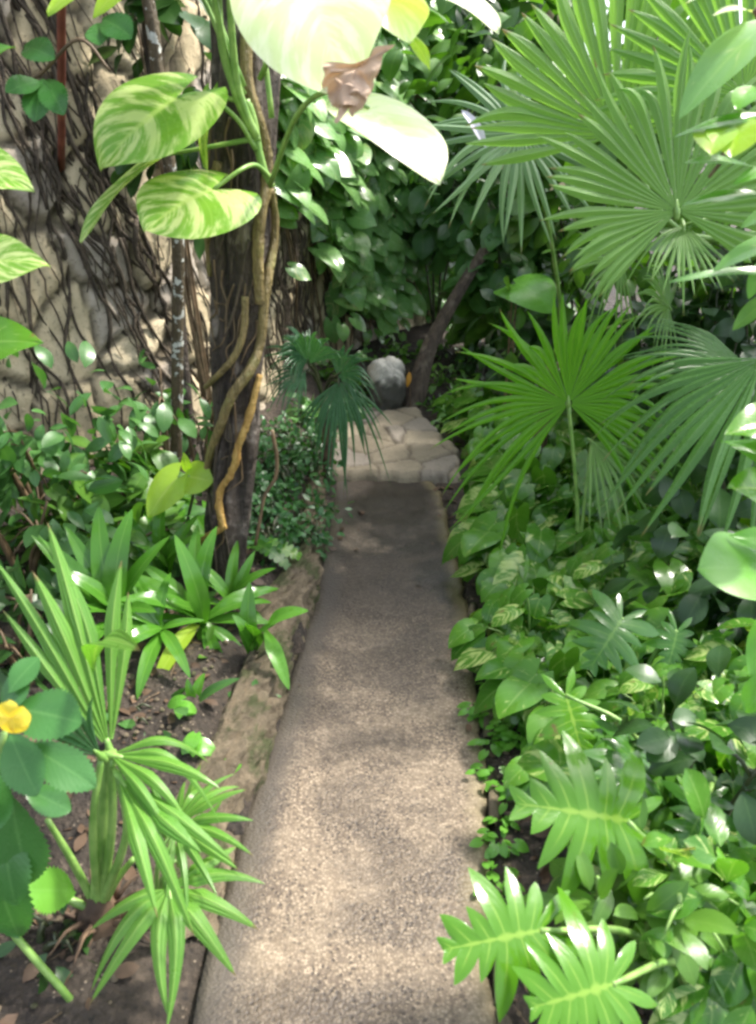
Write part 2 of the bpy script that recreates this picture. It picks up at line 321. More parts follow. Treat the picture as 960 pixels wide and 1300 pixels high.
# ------------------------------------------------------------------ fan palm blade
def fan_blade(mb, hub, tip, normal, n=34, span=250, fuse=.5, droop=.25, wide=1.0, short=.3, cup=.15, pleat=.32, seed=0, rag=.06, start=.03, bend=None, skew=0.0):
    rng=np.random.default_rng(seed); L0=np.linalg.norm(tip-hub); Fm=frame(tip-hub,normal); dth=R(span)/n; rr=np.linspace(0,1,15)
    for i in range(n):
        th=(i+.5-n/2)*dth; a=th/(R(span)/2); L=L0*(1-short*abs(a)**1.6+skew*a)*(1+rng.uniform(-rag,rag)); fz=fuse*(1-.25*abs(a))*L0*rng.uniform(.92,1.08)
        r=np.maximum(start*L0,rr*L); 
        hwid=np.where(r<fz, r*math.tan(dth/2), fz*math.tan(dth/2)*np.clip((L-r)/(L-fz+1e-9),0,1)**.72*(1+.10*np.sin(PI*np.clip((r-fz)/(L-fz+1e-9),0,1))))*wide
        hwid=np.where(r<fz,r*math.tan(dth/2)*1.003,hwid)
        dr=rng.uniform(.4,1.5)*droop+(.5 if rng.random()<.08 else 0); th=th+rng.normal(0,.14)*dth; dth_=dth*rng.uniform(.9,1.1)
        fr=np.clip((r-fz*.8)/L0,0,None)
        dirv=np.array([math.sin(th),math.cos(th),0]); pv=np.array([math.cos(th),-math.sin(th),0]); jit=rng.normal(0,.09)
        cen=r[:,None]*dirv[None,:]; cen[:,2]+=cup*r*(r/L0)+jit*fr*L0*.8
        cen=cen+ (fr*fr*L0*rng.normal(0,.22))[:,None]*pv[None,:]
        Wc=cen@Fm.T+hub; Wc[:,2]-=dr*L0*fr**2*1.9
        pw=Fm@pv; zw=Fm[:,2]
        e1=Wc-hwid[:,None]*pw; e2=Wc+hwid[:,None]*pw; mc=Wc+(hwid*pleat*2)[:,None]*zw
        for A,B,v0,v1 in((e1,mc,0,.5),(mc,e2,.5,1)):
            UV=np.zeros((len(r),2,2)); UV[...,0]=rr[:,None]; UV[:,0,1]=i+.02+v0*.96; UV[:,1,1]=i+.02+v1*.96
            mb.grid(np.stack([A,B],1),UV)
def frond(parent, hub, tip, normal, mat, base=None, via=None, pet_r=.006, pet_mat=None, label=None, **kw):
    b=MB(); fan_blade(b,hub,tip,normal,**kw); f=b.build('frond',mat,parent)
    if label: f['label']=label
    h=MB(); z=nrm(normal); h.tube([hub-z*.008-nrm(tip-hub)*.02,hub-z*.003,hub+z*.001+nrm(tip-hub)*.03],[pet_r*.8,min(pet_r,.008)*1.1,pet_r*.3],8,sub=3); 
    if base is not None: h.tube([base,*(via or [(base+hub)/2+np.array([0,0,.04])]),hub-z*.006],[pet_r*1.4,pet_r,pet_r*.9],7,sub=8)
    h.build('petiole',pet_mat or M['green_stem'],f); return f

# ------------------------------------------------------------------ ground, path, kerbs
PL=[(425,612),(413,690),(400,750),(376,840),(341,945),(312,1030),(286,1120),(266,1200),(250,1280)]
PR=[(553,612),(580,690),(590,750),(602,840),(610,900),(617,1000),(620,1100),(624,1200),(628,1280)]
pl=np.array([G(*p) for p in PL]); pr=np.array([G(*p) for p in PR])
def xl(y): return np.interp(y,np.concatenate([[-3],pl[::-1,1],[5.2,9]]),np.concatenate([[pl[-1,0]-.05],pl[::-1,0],[-.30,-.2]]))
def xr(y): return np.interp(y,np.concatenate([[-3],pr[::-1,1],[5.2,9]]),np.concatenate([[pr[-1,0]+.0],pr[::-1,0],[.42,.9]]))
def bank_x(y): return max(float(xr(np.array([y]))[0]), float(np.interp(y,[3.7,3.95,4.6,5.0,5.6],[.30,.56,.54,.46,.5])))
def ground_z(x,y):
    a,b=xl(y),xr(y); n=fbm(x*2.5,y*2.5,3)-.5
    left=-.03*sm(1.9,1.3,y)+.04*sm(1.2,1.9,y)+(.05+.05*sm(1.2,1.9,y))*sm(.03,.22,a-x)+.13*sm(.2,1.6,a-x)+.05*n
    right=-.015+.04*sm(.0,.25,x-b)+.24*sm(.2,1.8,x-b)+.06*n*sm(0,.3,x-b)
    z=np.where(x<a,left,np.where(x>b,right,-.06))
    z=np.where(y>5.15,np.maximum(z,.02+.10*(y-5.15)+.05*n),z)
    return z+.015*(fbm(x*14,y*14,9)-.5)*np.where((x>a)&(x<b)&(y<5.1),0,1)
def gz(x,y): return float(ground_z(np.array([x]),np.array([y]))[0])
b=MB()
xs=np.concatenate([[-60,-30,-15,-8,-5],np.arange(-4,4.6,.04),[6,9,16,30,60]]); ys=np.concatenate([[-60,-30,-12,-5,-2],np.arange(-1,10,.04),[11,13,18,30,60]])
X,Yy=np.meshgrid(xs,ys,indexing='ij'); b.grid(np.stack([X,Yy,ground_z(X,Yy)],-1)[:, ::1][::-1])
structure(b.build('ground',M['soil']))
# path slab
yy=np.concatenate([np.arange(-3,.9,.15),np.arange(.9,4.06,.025)]); nn=27; b=MB()
A=xl(yy)+.022*(fbm(yy*5,yy*0,5)-.5); B=xr(yy)+.045*(fbm(yy*6,yy*0+3,6)-.5)-.012*(fbm(yy*22,yy*0+3,16)>.6)
tt=np.linspace(0,1,nn); PX=A[:,None]+(B-A)[:,None]*tt; PY=np.repeat(yy[:,None],nn,1); PZ=.012*(fbm(PX*4,PY*4,8)-.5)-.006*(sm(.97,1,tt)+sm(.03,0,tt))[None,:]
P=np.stack([PX,PY,PZ],-1); e1=P[:,:1].copy(); e1[...,2]=-.12; e2=P[:,-1:].copy(); e2[...,2]=-.12
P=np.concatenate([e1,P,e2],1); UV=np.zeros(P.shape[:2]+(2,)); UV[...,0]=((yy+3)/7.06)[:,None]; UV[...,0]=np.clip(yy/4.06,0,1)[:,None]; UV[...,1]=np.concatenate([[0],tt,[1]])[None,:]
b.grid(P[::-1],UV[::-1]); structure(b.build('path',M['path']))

def cells(U,V,su,sv,seed,jit=.8):
    """distance to nearest and second nearest jittered seed, plus id of the nearest"""
    iu=np.floor(U/su).astype(int); iv=np.floor(V/sv).astype(int); d1=np.full(U.shape,9.); d2=np.full(U.shape,9.); idn=np.zeros(U.shape,np.int64)
    for a in(-1,0,1):
        for c in(-1,0,1):
            ci,cj=iu+a,iv+c; n=(ci*73856093^cj*19349663^seed*83492791)&0xfffff; r1=((n*1103515245+12345)>>8&0xffff)/65535.; r2=((n*22695477+1)>>8&0xffff)/65535.
            pu=(ci+.5+jit*(r1-.5))*su; pv=(cj+.5+jit*(r2-.5))*sv; d=np.sqrt(((U-pu)/su)**2+((V-pv)/sv)**2)
            s=d<d1; d2=np.where(s,d1,np.minimum(d2,d)); idn=np.where(s,n,idn); d1=np.where(s,d,d1)
    return d1,d2,idn
def hashf(n,k): m=(n*2654435761+k*40503)&0xffffffff; m=((m^(m>>15))*2246822519)&0xffffffff; return ((m>>7)&0xffff)/65535.
# flagstone apron: irregular stones, one low step above the path
ya=np.linspace(4.0,5.28,70); ta=np.linspace(0,1,60)
AL=np.array([G(418,612)[0],G(411,580)[0],G(424,556)[0],G(452,532)[0]]); AR=np.array([G(590,625)[0],G(588,580)[0],G(560,556)[0],G(532,530)[0]]); AY=[4.0,G(411,580)[1],G(424,556)[1],5.28]
la=np.interp(ya,AY,AL)+.03*(fbm(ya*7,ya*0,2)-.5); ra=np.interp(ya,AY,AR)+.05*(fbm(ya*7,ya*0,4)-.5)
PX=la[:,None]+(ra-la)[:,None]*ta; PY=np.repeat(ya[:,None],60,1)+.09*(fbm(PX*7,PX*0,3)-.6)*np.clip((4.5-ya)/.5,0,1)[:,None]; wv=.05*(fbm(PX*9,PY*9,12)-.5); d1,d2,idn=cells(PX+wv,PY+wv*1.5,.21,.26,5,.95)
crack=sm(.0,.10,d2-d1); ed=np.minimum(sm(0,.04,ta),sm(0,.04,1-ta))[None,:]*np.minimum(sm(0,.03,(ya-4.0)),sm(0,.04,(5.28-ya)/1.28))[:,None]
PZ=.035+.020*crack+.012*(hashf(idn,1)-.5)+.014*(fbm(PX*10,PY*10,1)-.5); PZ=PZ*ed-.05*(1-ed)
col=np.ones(PX.shape+(4,)); col[...,0]=hashf(idn,2); col[...,1]=.35*(hashf(idn,3)>.7); col[...,2]=.9*(1-crack)
b=MB(); b.grid(np.stack([PX,PY,PZ],-1)[::-1],col=col[::-1]); structure(b.build('stone_apron',M['apron']))

# raised limestone edging along the left of the path
yk=np.linspace(1.25,4.1,330); prof=[(.004,-.09),(.0,.02),(-.018,.085),(-.05,.125),(-.10,.135),(-.155,.12),(-.19,.07),(-.2,-.06)]
b=MB(); P=np.zeros((len(yk),len(prof)*7-6,3)); pi=np.linspace(0,len(prof)-1,P.shape[1]); px_=np.interp(pi,range(len(prof)),[p[0] for p in prof]); pz_=np.interp(pi,range(len(prof)),[p[1] for p in prof])
for i,y in enumerate(yk):
    hgt=np.interp(y,[1.25,1.6,1.9,2.3,3.0,3.9,4.1],[.1,.7,1.05,1.12,.95,.7,.3]); wd=np.interp(y,[1.25,1.9,2.4,4],[.8,.95,.9,.75])
    n1=fbm(np.full_like(pi,y*4),pi*.5,21)-.5; n2=fbm(np.full_like(pi,y*19),pi*2.6,23)-.5; bulge=.07*(vnoise(y*3.2,0,31)-.5); n3=fbm(np.full_like(pi,y*42),pi*7.0,25)-.5
    P[i,:,0]=xl(np.array([y]))[0]+px_*wd+(.07*n1+.05*n2+.03*n3)*sm(.0,.02,pz_+.05)+bulge*sm(-.02,.05,pz_); P[i,:,1]=y+.03*n1; P[i,:,2]=pz_*hgt+(.06*n1+.045*n2+.03*n3)*(pz_>0)
b.grid(P); k=b.build('stone_edging',M['kerbstone']); tag(k,'raised lumpy limestone edging holding back the planted bed along the path','edging')
# thin broken lip on the right edge of the path
b=MB(); y0=.9
while y0<2.9:
    ln=random.uniform(.08,.3); y1=y0+ln; ys_=np.linspace(y0,y1,9); w_=random.uniform(.022,.042); hz=random.uniform(.008,.02); tl=random.uniform(-.02,.02)
    if random.random()<.85:
        rows=[]
        for q,yv in enumerate(ys_):
            x0=float(xr(np.array([yv]))[0])+.008+.008*(vnoise(yv*30,2,4)-.5)+tl*(q-4)/8; e=min(1,min(q,8-q)/1.0+.05); w2=w_*(.8+.4*vnoise(yv*25,7,3))*max(.6,e)
            rows.append([(x0,yv,-.09),(x0,yv,hz*e-.004),(x0+.2*w2,yv,hz*e),(x0+.8*w2,yv,hz*e-.002),(x0+w2,yv,hz*e-.012),(x0+w2,yv,-.09)])
        b.grid(np.array(rows)[::-1])
    y0=y1+random.uniform(.004,.03)
structure(b.build('kerb_strip',M['kerbstone'])) 

# ------------------------------------------------------------------ limestone rubble wall on the left and at the back
WP=np.array([(-3.1,1.6),(-2.35,2.75),(-1.62,3.42),(-1.06,4.02),(-.80,4.75),(-.66,5.5),(-.45,6.25),(.05,6.95),(.75,7.45),(1.7,7.8)])
wp=spline(WP,24); sl=np.concatenate([[0],np.cumsum(np.linalg.norm(np.diff(wp,axis=0),axis=1))]); WL=sl[-1]; WH=3.15
def wall_at(s): return np.stack([np.interp(s,sl,wp[:,0]),np.interp(s,sl,wp[:,1])],-1)
def wall_n(s): t=wall_at(s+.05)-wall_at(s-.05); t=t/np.linalg.norm(t,axis=-1,keepdims=True); return np.stack([t[...,1],-t[...,0]],-1)
def wall_disp(S,Z):
    wob=.16*(fbm(S*3.5,Z*3.5,40,5)-.5); wo2=.16*(fbm(S*3.5+9,Z*3.5+4,41,5)-.5); d1,d2,idn=cells(S+wob,Z+.35*S*.25+wo2,.27,.31,3,.98); j=sm(.0,.16,d2-d1)
    return .045*j*(.55+.7*hashf(idn,4))+.05*(fbm(S*1.1,Z*1.1,44)-.5)+.045*(fbm(S*8,Z*8,45,5)-.5), j, idn
def wall_pt(s,z,off=0.0):
    s=np.asarray(s,float); z=np.asarray(z,float); p=wall_at(s); n=wall_n(s); d=wall_disp(s,z)[0]+off
    return np.stack([p[...,0]+n[...,0]*d,p[...,1]+n[...,1]*d,z],-1)
ss=np.arange(0,WL,.024); zs=np.arange(-.05,WH,.024); S,Z=np.meshgrid(ss,zs,indexing='ij'); dd,jj,idn=wall_disp(S,Z)
P=wall_pt(S,Z); col=np.ones(S.shape+(4,)); col[...,0]=hashf(idn,5); col[...,1]=np.where(hashf(idn,6)>.8,.6,0)*jj; col[...,2]=.85*(1-jj)
top=P[:,-1:].copy(); back=P[:,-1:].copy(); n3=wall_n(ss); back[:,0,0]-=n3[:,0]*.45; back[:,0,1]-=n3[:,1]*.45; bot=back.copy(); bot[...,2]=-.05
P=np.concatenate([P,back,bot],1); col=np.concatenate([col,col[:,-2:]],1)
b=MB(); b.grid(P,col=col); o=b.build('stone_wall',M['wall']); tag(o,'yellowish limestone rubble wall laced with dark climbing roots','wall')

def s_for(px):
    """arc length along the wall that a pixel column meets, about 1 m up"""
    S_=np.linspace(0,WL,500); w=wall_at(S_); dep=w[:,1]*math.cos(PITCH)+.6*math.sin(PITCH); q=480+w[:,0]/dep*FPX; return float(S_[np.argmin(np.abs(q-px))])
# root curtains creeping over the wall
def roots(name_label, s0, s1, n, lean, seed, zt=(1.9,3.1), rmax=.016):
    rng=np.random.default_rng(seed); sc=(s0+s1)/2; p=wall_pt(sc,.1); t=thing('climbing_root',name_label,'climbing roots',(p[0],p[1],gz(p[0],p[1])),'root curtains on the stone wall')
    b=MB()
    for i in range(n):
        s=rng.uniform(s0,s1); z=rng.uniform(*zt); r=rng.uniform(.1,1)**2*rmax+.0028; pts=[]; ph=rng.uniform(0,6); dr=lean*rng.uniform(.4,1.6)+rng.normal(0,.06)
        zend=rng.uniform(.05,.5) if rng.random()<.75 else rng.uniform(.6,1.4)
        while z>zend:
            pts.append((s,z)); st=rng.uniform(.05,.11); z-=st; s+=dr*st+.022*math.sin(z*9+ph)+rng.normal(0,.012)
        if len(pts)<4: continue
        q=np.array(pts); q[:,0]=np.clip(q[:,0],.06,WL-.06); W3=wall_pt(q[:,0],q[:,1],r*.5+.004)
        b.tube(W3,[r,r*.9,r*.6],5,sub=2,noise=.08)
        for _ in range(rng.integers(0,3)):
            k0=rng.integers(1,len(pts)-2); s2,z2=pts[k0]; d2=dr+rng.choice([-1,1])*rng.uniform(.25,.7); pp=[]
            for _k in range(rng.integers(4,9)):
                pp.append((s2,z2)); z2-=.07; s2+=d2*.07+rng.normal(0,.012); d2*=.85
            q=np.array(pp); q[:,0]=np.clip(q[:,0],.06,WL-.06); b.tube(wall_pt(q[:,0],np.maximum(q[:,1],.03),.006),[r*.7,r*.3],4,sub=2)
    b.build('root_strands',M['root'],t); return t
def Sx(px): return s_for(px)
roots('dark mat of hanging roots at the far left end of the stone wall',Sx(-90),Sx(10),14,.14,1,(1.8,3.1),.008)
roots('thick bundle of dark roots falling down the wall left of the variegated leaves',Sx(15),Sx(75),26,.30,2,(1.7,3.1),.010)
roots('slanting dark roots fanned over the pale stones left of the slender trunk',Sx(70),Sx(190),16,.42,3,(1.2,3.0),.011)
roots('dark root curtain on the wall directly behind the slender spotted trunk',Sx(195),Sx(275),18,.2,4,(1.0,2.8),.007)
roots('hanging roots on the wall behind the small bluish fan palm',Sx(320),Sx(392),60,.08,5,(.8,2.2),.010)
roots('thin dark roots on the back wall beneath the pothos curtain',Sx(402),Sx(470),44,.05,6,(.8,2.4),.010)
roots('sparse dark roots hanging on the brown back wall right of the boulder',Sx(500),Sx(600),14,.02,7,(1.0,2.2),.010)

# ------------------------------------------------------------------ big dark trunk and its crown
def tree_trunk(parent,pts,rad,mat,k=26,rough=.16,sub=14):
    pts=spline(pts,sub); n=len(pts); rad=np.interp(np.linspace(0,1,n),np.linspace(0,1,len(rad)),rad); th=np.linspace(0,2*PI,k,endpoint=False)
    T,N_=np.meshgrid(th,np.arange(n),indexing='xy'); hgt=pts[:,2][:,None]*np.ones(k)
    ridge=fbm(np.cos(T)*3.0+5+hgt*.8,np.sin(T)*3.0+hgt*1.3,51,4)-.5; rr=rad[:,None]*(1+rough*2*ridge)
    P=pts[:,None,:]+np.stack([rr*np.cos(T),rr*np.sin(T),0*T],-1); b=MB(); b.grid(P,wrap=True); return b.build('trunk',mat,parent)
def crown(parent,cen,rad,n,variants_,mat,size,trunk_top,seed=0,gaps=None,limbs=7):
    rng=np.random.default_rng(seed); b=MB(); cen=np.array(cen,float); rad=np.array(rad,float); lim=MB(); ends=[]
    for i in range(limbs):
        d=nrm(rng.normal(0,1,3)); e=cen+d*rad*rng.uniform(.45,.95); mid_=(np.array(trunk_top)+e)/2+np.array([0,0,.15])+rng.normal(0,.08,3); lim.tube([trunk_top,mid_,e],[.045,.025,.008],6,sub=5); ends.append(e); ends.append(mid_)
    ends+= [cen+rng.normal(0,.5,3)*rad for _ in range(limbs*2)]
    for i in range(n):
        e=ends[rng.integers(len(ends))]; p=e+rng.normal(0,.33,3)*np.array([1,1,.6])
        if gaps is not None and gaps(p): continue
        d=nrm(p-cen+rng.normal(0,.7,3)-np.array([0,0,.5])); put(b,variants_[rng.integers(len(variants_))],p,d,nrm(np.array([0,0,1])+rng.normal(0,.45,3)),size*rng.uniform(.6,1.3))
    lim.build('limbs',M['trunk'],parent); return b.build('crown',mat,parent)
YT=2.66
tb=G(284,745,.13); YT=tb[1]
tr_pts=[tb+np.array([0,0,-.06])]+[Y(px,py,YT+dy) for px,py,dy in((286,715,0),(289,660,.0),(295,600,.01),(301,550,.0),(300,500,-.015),(303,450,-.02),(309,370,.0),(308,290,.0),(308,200,.01),(313,110,.02),(312,0,.05))]
tr_pts+= [tr_pts[-1]+np.array([-.03,.04,.5]),tr_pts[-1]+np.array([-.10,.1,1.1])]
tree=thing('tree','big dark barked tree with yellow vines winding up its trunk','tree',tb)
tree_trunk(tree,tr_pts,[.075,.066,.076,.074,.072,.074,.078,.086,.092,.094,.096,.098,.09,.08],M['trunk'],64,.36,20)
crown(tree,(-1.3,2.8,4.0),(1.1,.9,.7),380,OVATE_W,M['canopy'],.20,tr_pts[-1],5)

# slender lichen-spotted trunk
sb=np.array([*G(231,640,.2)[:2],.2]); ysl=G(228,640,.2)[1]
st=thing('slender_tree','slender brown tree trunk spotted with white lichen beside the dark trunk','tree',sb)
sp_=[np.array([sb[0],ysl,gz(sb[0],ysl)-.03])]+[Y(px,py,ysl) for px,py in((224,590),(225,500),(226,400),(226,300),(214,200),(200,90),(188,0))]
sp_+= [sp_[-1]+np.array([-.08,.05,.6])]
tree_trunk(st,sp_,[.030,.026,.025,.025,.024,.024,.024,.023,.02],M['slender'],14,.05,8)
crown(st,(-1.5,3.5,3.3),(.7,.6,.45),260,OVATE,M['canopy'],.14,sp_[-1],6,None,5)
# second dark stem against the wall, top left
s2=thing('wall_sapling','thin dark sapling stem standing against the wall top at upper left','tree',wall_pt(Sx(170),.2,.12))
p0=wall_pt(Sx(192),.22,.10); a_=[np.array([p0[0],p0[1],gz(p0[0],p0[1])-.02]),Y(229,420,p0[1]),Y(224,290,p0[1]-.03),Y(196,120,p0[1]-.06),Y(186,-10,p0[1]-.08),Y(182,-120,p0[1]-.05)]
s2.location=tuple(a_[0]); s2['_o']=list(map(float,a_[0])); tree_trunk(s2,a_,[.034,.03,.028,.028,.027,.025],M['trunk'],12,.1,8)
crown(s2,a_[-1]+np.array([-.1,.1,.55]),(.6,.5,.4),150,OVATE,M['canopy'],.14,a_[-1],8,None,4)
# rusty pole leaning on the wall, top left
b=MB(); ra_,rb_=Y(97,140,3.12),Y(78,-60,3.12); foot=wall_pt(Sx(116),.95,.05)
pf=wall_pt(Sx(104),1.55,.0); b.tube([pf,(pf+Y(78,-60,3.0))/2,Y(78,-60,3.0)],[.015,.015,.015],8,sub=3); o=b.build('rusty_pole',M['rust'],org=pf); tag(o,'rusty red pole leaning against the top of the stone wall','pole')

# ------------------------------------------------------------------ giant pothos climbing the trunk
def trunk_c(py): 
    zs_=np.array([p[2] for p in tr_pts]); z=Y(300,py,YT)[2]; return np.array([np.interp(z,zs_,[p[0] for p in tr_pts]),np.interp(z,zs_,[p[1] for p in tr_pts]),z])
def on_trunk(px,py,off=.012):
    c=trunk_c(py); q=Y(px,py,c[1]); dx=q[0]-c[0]; r=float(np.interp(c[2],[.1,.3,.7,1.1,1.5,2.0],[.082,.086,.082,.092,.102,.108])); dy=math.sqrt(max(0,r*r-dx*dx)); return np.array([q[0],c[1]-dy-off,q[2]])
vine=thing('climbing_vine','giant variegated pothos vine climbing the dark trunk','vine',on_trunk(255,700))
def stem(parent,pts,rad,mat,name='stem',k=8,noise=.05):
    b=MB(); b.tube(pts,rad,k,sub=6,noise=noise); return b.build(name,mat,parent)
stem(vine,[on_trunk(*p) for p in((327,-40),(326,10),(321,60),(322,110),(333,150),(342,190),(343,230),(337,262),(333,300),(333,345),(335,380))],[.017,.019,.017,.019,.018,.017],M['vine'])
stem(vine,[on_trunk(*p,.018) for p in((347,240),(350,275),(349,310),(344,345),(340,375),(334,430),(322,462),(301,492),(286,530),(270,570),(264,600))],[.012,.013,.014,.017,.016,.018,.016,.015,.013],M['vine'])
stem(vine,[on_trunk(*p,.022) for p in((333,470),(327,495),(321,520),(314,540),(308,556),(305,575),(297,592),(287,607),(285,625),(289,648),(291,655))],[.010,.013,.012,.014,.012,.014,.013],M['vine_orange'],noise=.1)
stem(vine,[on_trunk(*p,.02) for p in((292,652),(276,663),(262,675),(250,692),(240,715))],[.013,.012,.011,.010],M['vine_orange'],noise=.06)
stem(vine,[on_trunk(*p,.012) for p in((318,370),(316,410),(306,440),(286,465),(262,490))],[.012,.012,.011,.009],M['vine'])
stem(vine,[on_trunk(*p,.010) for p in((284,205),(272,270),(266,310),(268,350))],[.014,.015,.013,.01],M['vine'])
stem(vine,[on_trunk(*p,.012) for p in((346,545),(352,580),(350,605),(338,625),(332,650),(325,690))],[.007,.007,.006,.006],M['brown_stem'])
for p in (((255,560),(262,600),(272,640),(278,680),(282,735)),((290,655),(296,690),(300,740)),((300,480),(280,560),(276,640)),((322,300),(306,380),(292,420))):
    stem(vine,[on_trunk(*q,.006) for q in p],[.005,.005,.004],M['root'],'aerial_root',5)
for q in range(26):
    zz_=random.uniform(80,660); x0_=random.uniform(272,335) if zz_<450 else random.uniform(275,318); pts_=[on_trunk(x0_+random.uniform(-5,5)*k_-2*k_,zz_+k_*random.uniform(14,34),.004) for k_ in range(4)]
    stem(vine,pts_,[random.uniform(.003,.0055),.003,.0018],M['brown_stem' if q%3 else 'root'],'aerial_root',5)
# green leafy top stem
gs=[Y(px,py,YT-.16) for px,py in((346,238),(335,215),(327,185),(320,150),(311,128))]
stem(vine,gs,[.010,.011,.013,.015,.015],M['green_stem'],'leafy_stem')
def vleaf(bp,tp,w,y0,y1,n,mat,pet=None,sd=0,shape='heart',label=None,fold=.1,droop=.5,wave=.03,parent=None,curl=None):
    base=Y(*bp,y0); tip=Y(*tp,y1); b=MB(); lf=leaf(shape,w=w,fold=fold,droop=droop,wave=wave,nu=22,nv=13,seed=sd); span_leaf(b,lf,base,tip,np.array(n,float)); o=b.build('leaf',mat,parent or vine)
    if label: o['label']=label
    if pet is not None:
        pb=MB(); pts=[p if not isinstance(p,tuple) else Y(*p) for p in pet]; pb.tube([*pts,base],[.008,.0065,.005],7,sub=6); pb.build('petiole',M['green_stem'],o)
    return o
tn=YT-.17
vleaf((226,124),(128,216),1.12,tn-.08,tn-.2,(-.35,-.8,.6),M['pothos_big'],[(325,190,tn),(300,150,tn-.02),(258,120,tn-.05)],1)
vleaf((272,240),(184,294),1.25,tn-.15,tn-.30,(-.1,-.75,.75),M['pothos_big'],[(343,225,tn),(325,210,tn-.05),(305,216,tn-.12)],2,fold=.02)
vleaf((214,196),(102,308),.42,tn-.02,tn-.15,(-.8,-.5,.25),M['pothos_big'],[(330,175,tn),(270,186,tn)],3,fold=.3)
vleaf((266,120),(262,215),.5,tn-.02,tn-.06,(-.8,-.6,.2),M['pothos_big'],[(312,130,tn)],4)
# stalks rising out of frame, with the leaves they carry
for (q0,q1,q2) in(((318,165),(292,95),(262,-60)),((312,150),(282,60),(276,-60)),((325,175),(300,100),(288,-60))):
    base=Y(*q2,tn-.1); tip=base+np.array([random.uniform(-.2,.1),-.30,.02]); lf=leaf('heart',w=.85,fold=.1,droop=.5,nu=18,nv=11,seed=int(q0[0])); b=MB(); span_leaf(b,lf,base,tip,np.array([0,0,1.])); o=b.build('leaf',M['pothos_big'],vine)
    pb=MB(); pb.tube([Y(*q0,tn),Y(*q1,tn-.02),base],[.013,.011,.008],7,sub=6); pb.build('petiole',M['green_stem'],o)
# the bleached leaves at the top centre
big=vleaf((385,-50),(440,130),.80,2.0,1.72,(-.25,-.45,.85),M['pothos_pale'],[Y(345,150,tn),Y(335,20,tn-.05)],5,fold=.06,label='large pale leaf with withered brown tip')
# its withered curled tip: a sub-part
b=MB()
for q,(pa,pb,pc,pd,dy) in enumerate((((410,84),(500,52),(426,138),(474,112),0),((418,112),(468,92),(432,148),(452,142),-.015))):
    n_=34; a_=np.linspace(0,1,n_)[:,None,None]; c_=np.linspace(0,1,n_)[None,:,None]; A4=[Y(*p,1.73+dy) for p in(pa,pb,pc,pd)]
    Pg=(1-a_)*((1-c_)*A4[0]+c_*A4[1])+a_*((1-c_)*A4[2]+c_*A4[3]); uu,vv=np.meshgrid(np.linspace(0,1,n_),np.linspace(0,1,n_),indexing='ij')
    Pg=Pg.copy(); 
    for ax_,am,sd_ in((0,.018,1),(1,.03,2),(2,.018,3)): Pg[...,ax_]+=am*2*(fbm(uu*3.2+q*7,vv*2.4+sd_*9,90+sd_,2)-.5)
    b.grid(Pg)
b.build('withered_tip',M['decay'],big)
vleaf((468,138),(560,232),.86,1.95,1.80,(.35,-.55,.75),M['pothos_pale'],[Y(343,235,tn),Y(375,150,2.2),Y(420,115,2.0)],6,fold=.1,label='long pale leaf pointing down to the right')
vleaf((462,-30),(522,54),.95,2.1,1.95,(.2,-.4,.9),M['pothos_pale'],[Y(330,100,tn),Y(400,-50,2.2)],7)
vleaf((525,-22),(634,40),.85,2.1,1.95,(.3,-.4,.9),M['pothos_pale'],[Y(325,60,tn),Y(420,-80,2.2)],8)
vleaf((520,45),(546,90),.5,1.98,1.95,(.5,-.6,.4),M['lime'],[Y(500,30,2.0)],9)
vleaf((160,-40),(60,18),.6,2.3,2.2,(-.2,-.6,.7),M['lime'],[Y(310,120,tn),Y(240,-30,tn)],10)
vleaf((190,-35),(118,24),.5,2.5,2.4,(-.2,-.6,.7),M['lime'],[Y(310,110,tn),Y(250,-30,tn)],11)

# pothos reaching in from the left edge
lv=thing('pothos_vine','pothos with yellow streaked leaves reaching in at the left edge','vine',(-1.45,1.9,gz(-1.45,1.9)))
main=[np.array([-1.45,1.9,gz(-1.45,1.9)-.02]),np.array([-1.40,1.95,.6]),np.array([-1.36,2.0,1.1]),np.array([-1.33,2.05,1.55])]
stem(lv,main,[.016,.014,.012,.009],M['vine'])
for i,(bp,tp,w,y0,mt) in enumerate((((-45,205),(44,243),.62,1.85,'pothos_big'),((-55,335),(63,338),.60,1.80,'pothos_big'),((-50,440),(56,436),.62,1.85,'pothos'),((-60,275),(-5,300),.7,1.9,'pothos'),((-40,90),(20,60),.5,2.0,'pothos'))):
    vleaf(bp,tp,w,y0,y0-.05,(-.1,-.65,.7),M[mt],[main[2] if i!=2 else main[1]],30+i,parent=lv)

# ivy-like lobed leaf on root bundle
iv=thing('wall_philodendron','small dark lobed philodendron clinging to the roots at upper left','plant',wall_pt(Sx(40),1.75,.03)); b=MB()
for (bp,tp) in(((55,100),(45,155)),((58,102),(82,146)),((54,104),(8,118)),((30,60),(70,75)),((130,25),(168,48)),((122,30),(128,58))): span_leaf(b,random.choice(TOOTH),Y(*bp,2.95),Y(*tp,2.85),np.array([0,-.8,.5]))
b.build('foliage',M['turnera'],iv); stem(iv,[Y(10,110,2.97),Y(50,95,2.97),Y(100,50,2.97),Y(140,90,2.97)],[.006,.006,.005],M['brown_stem'])

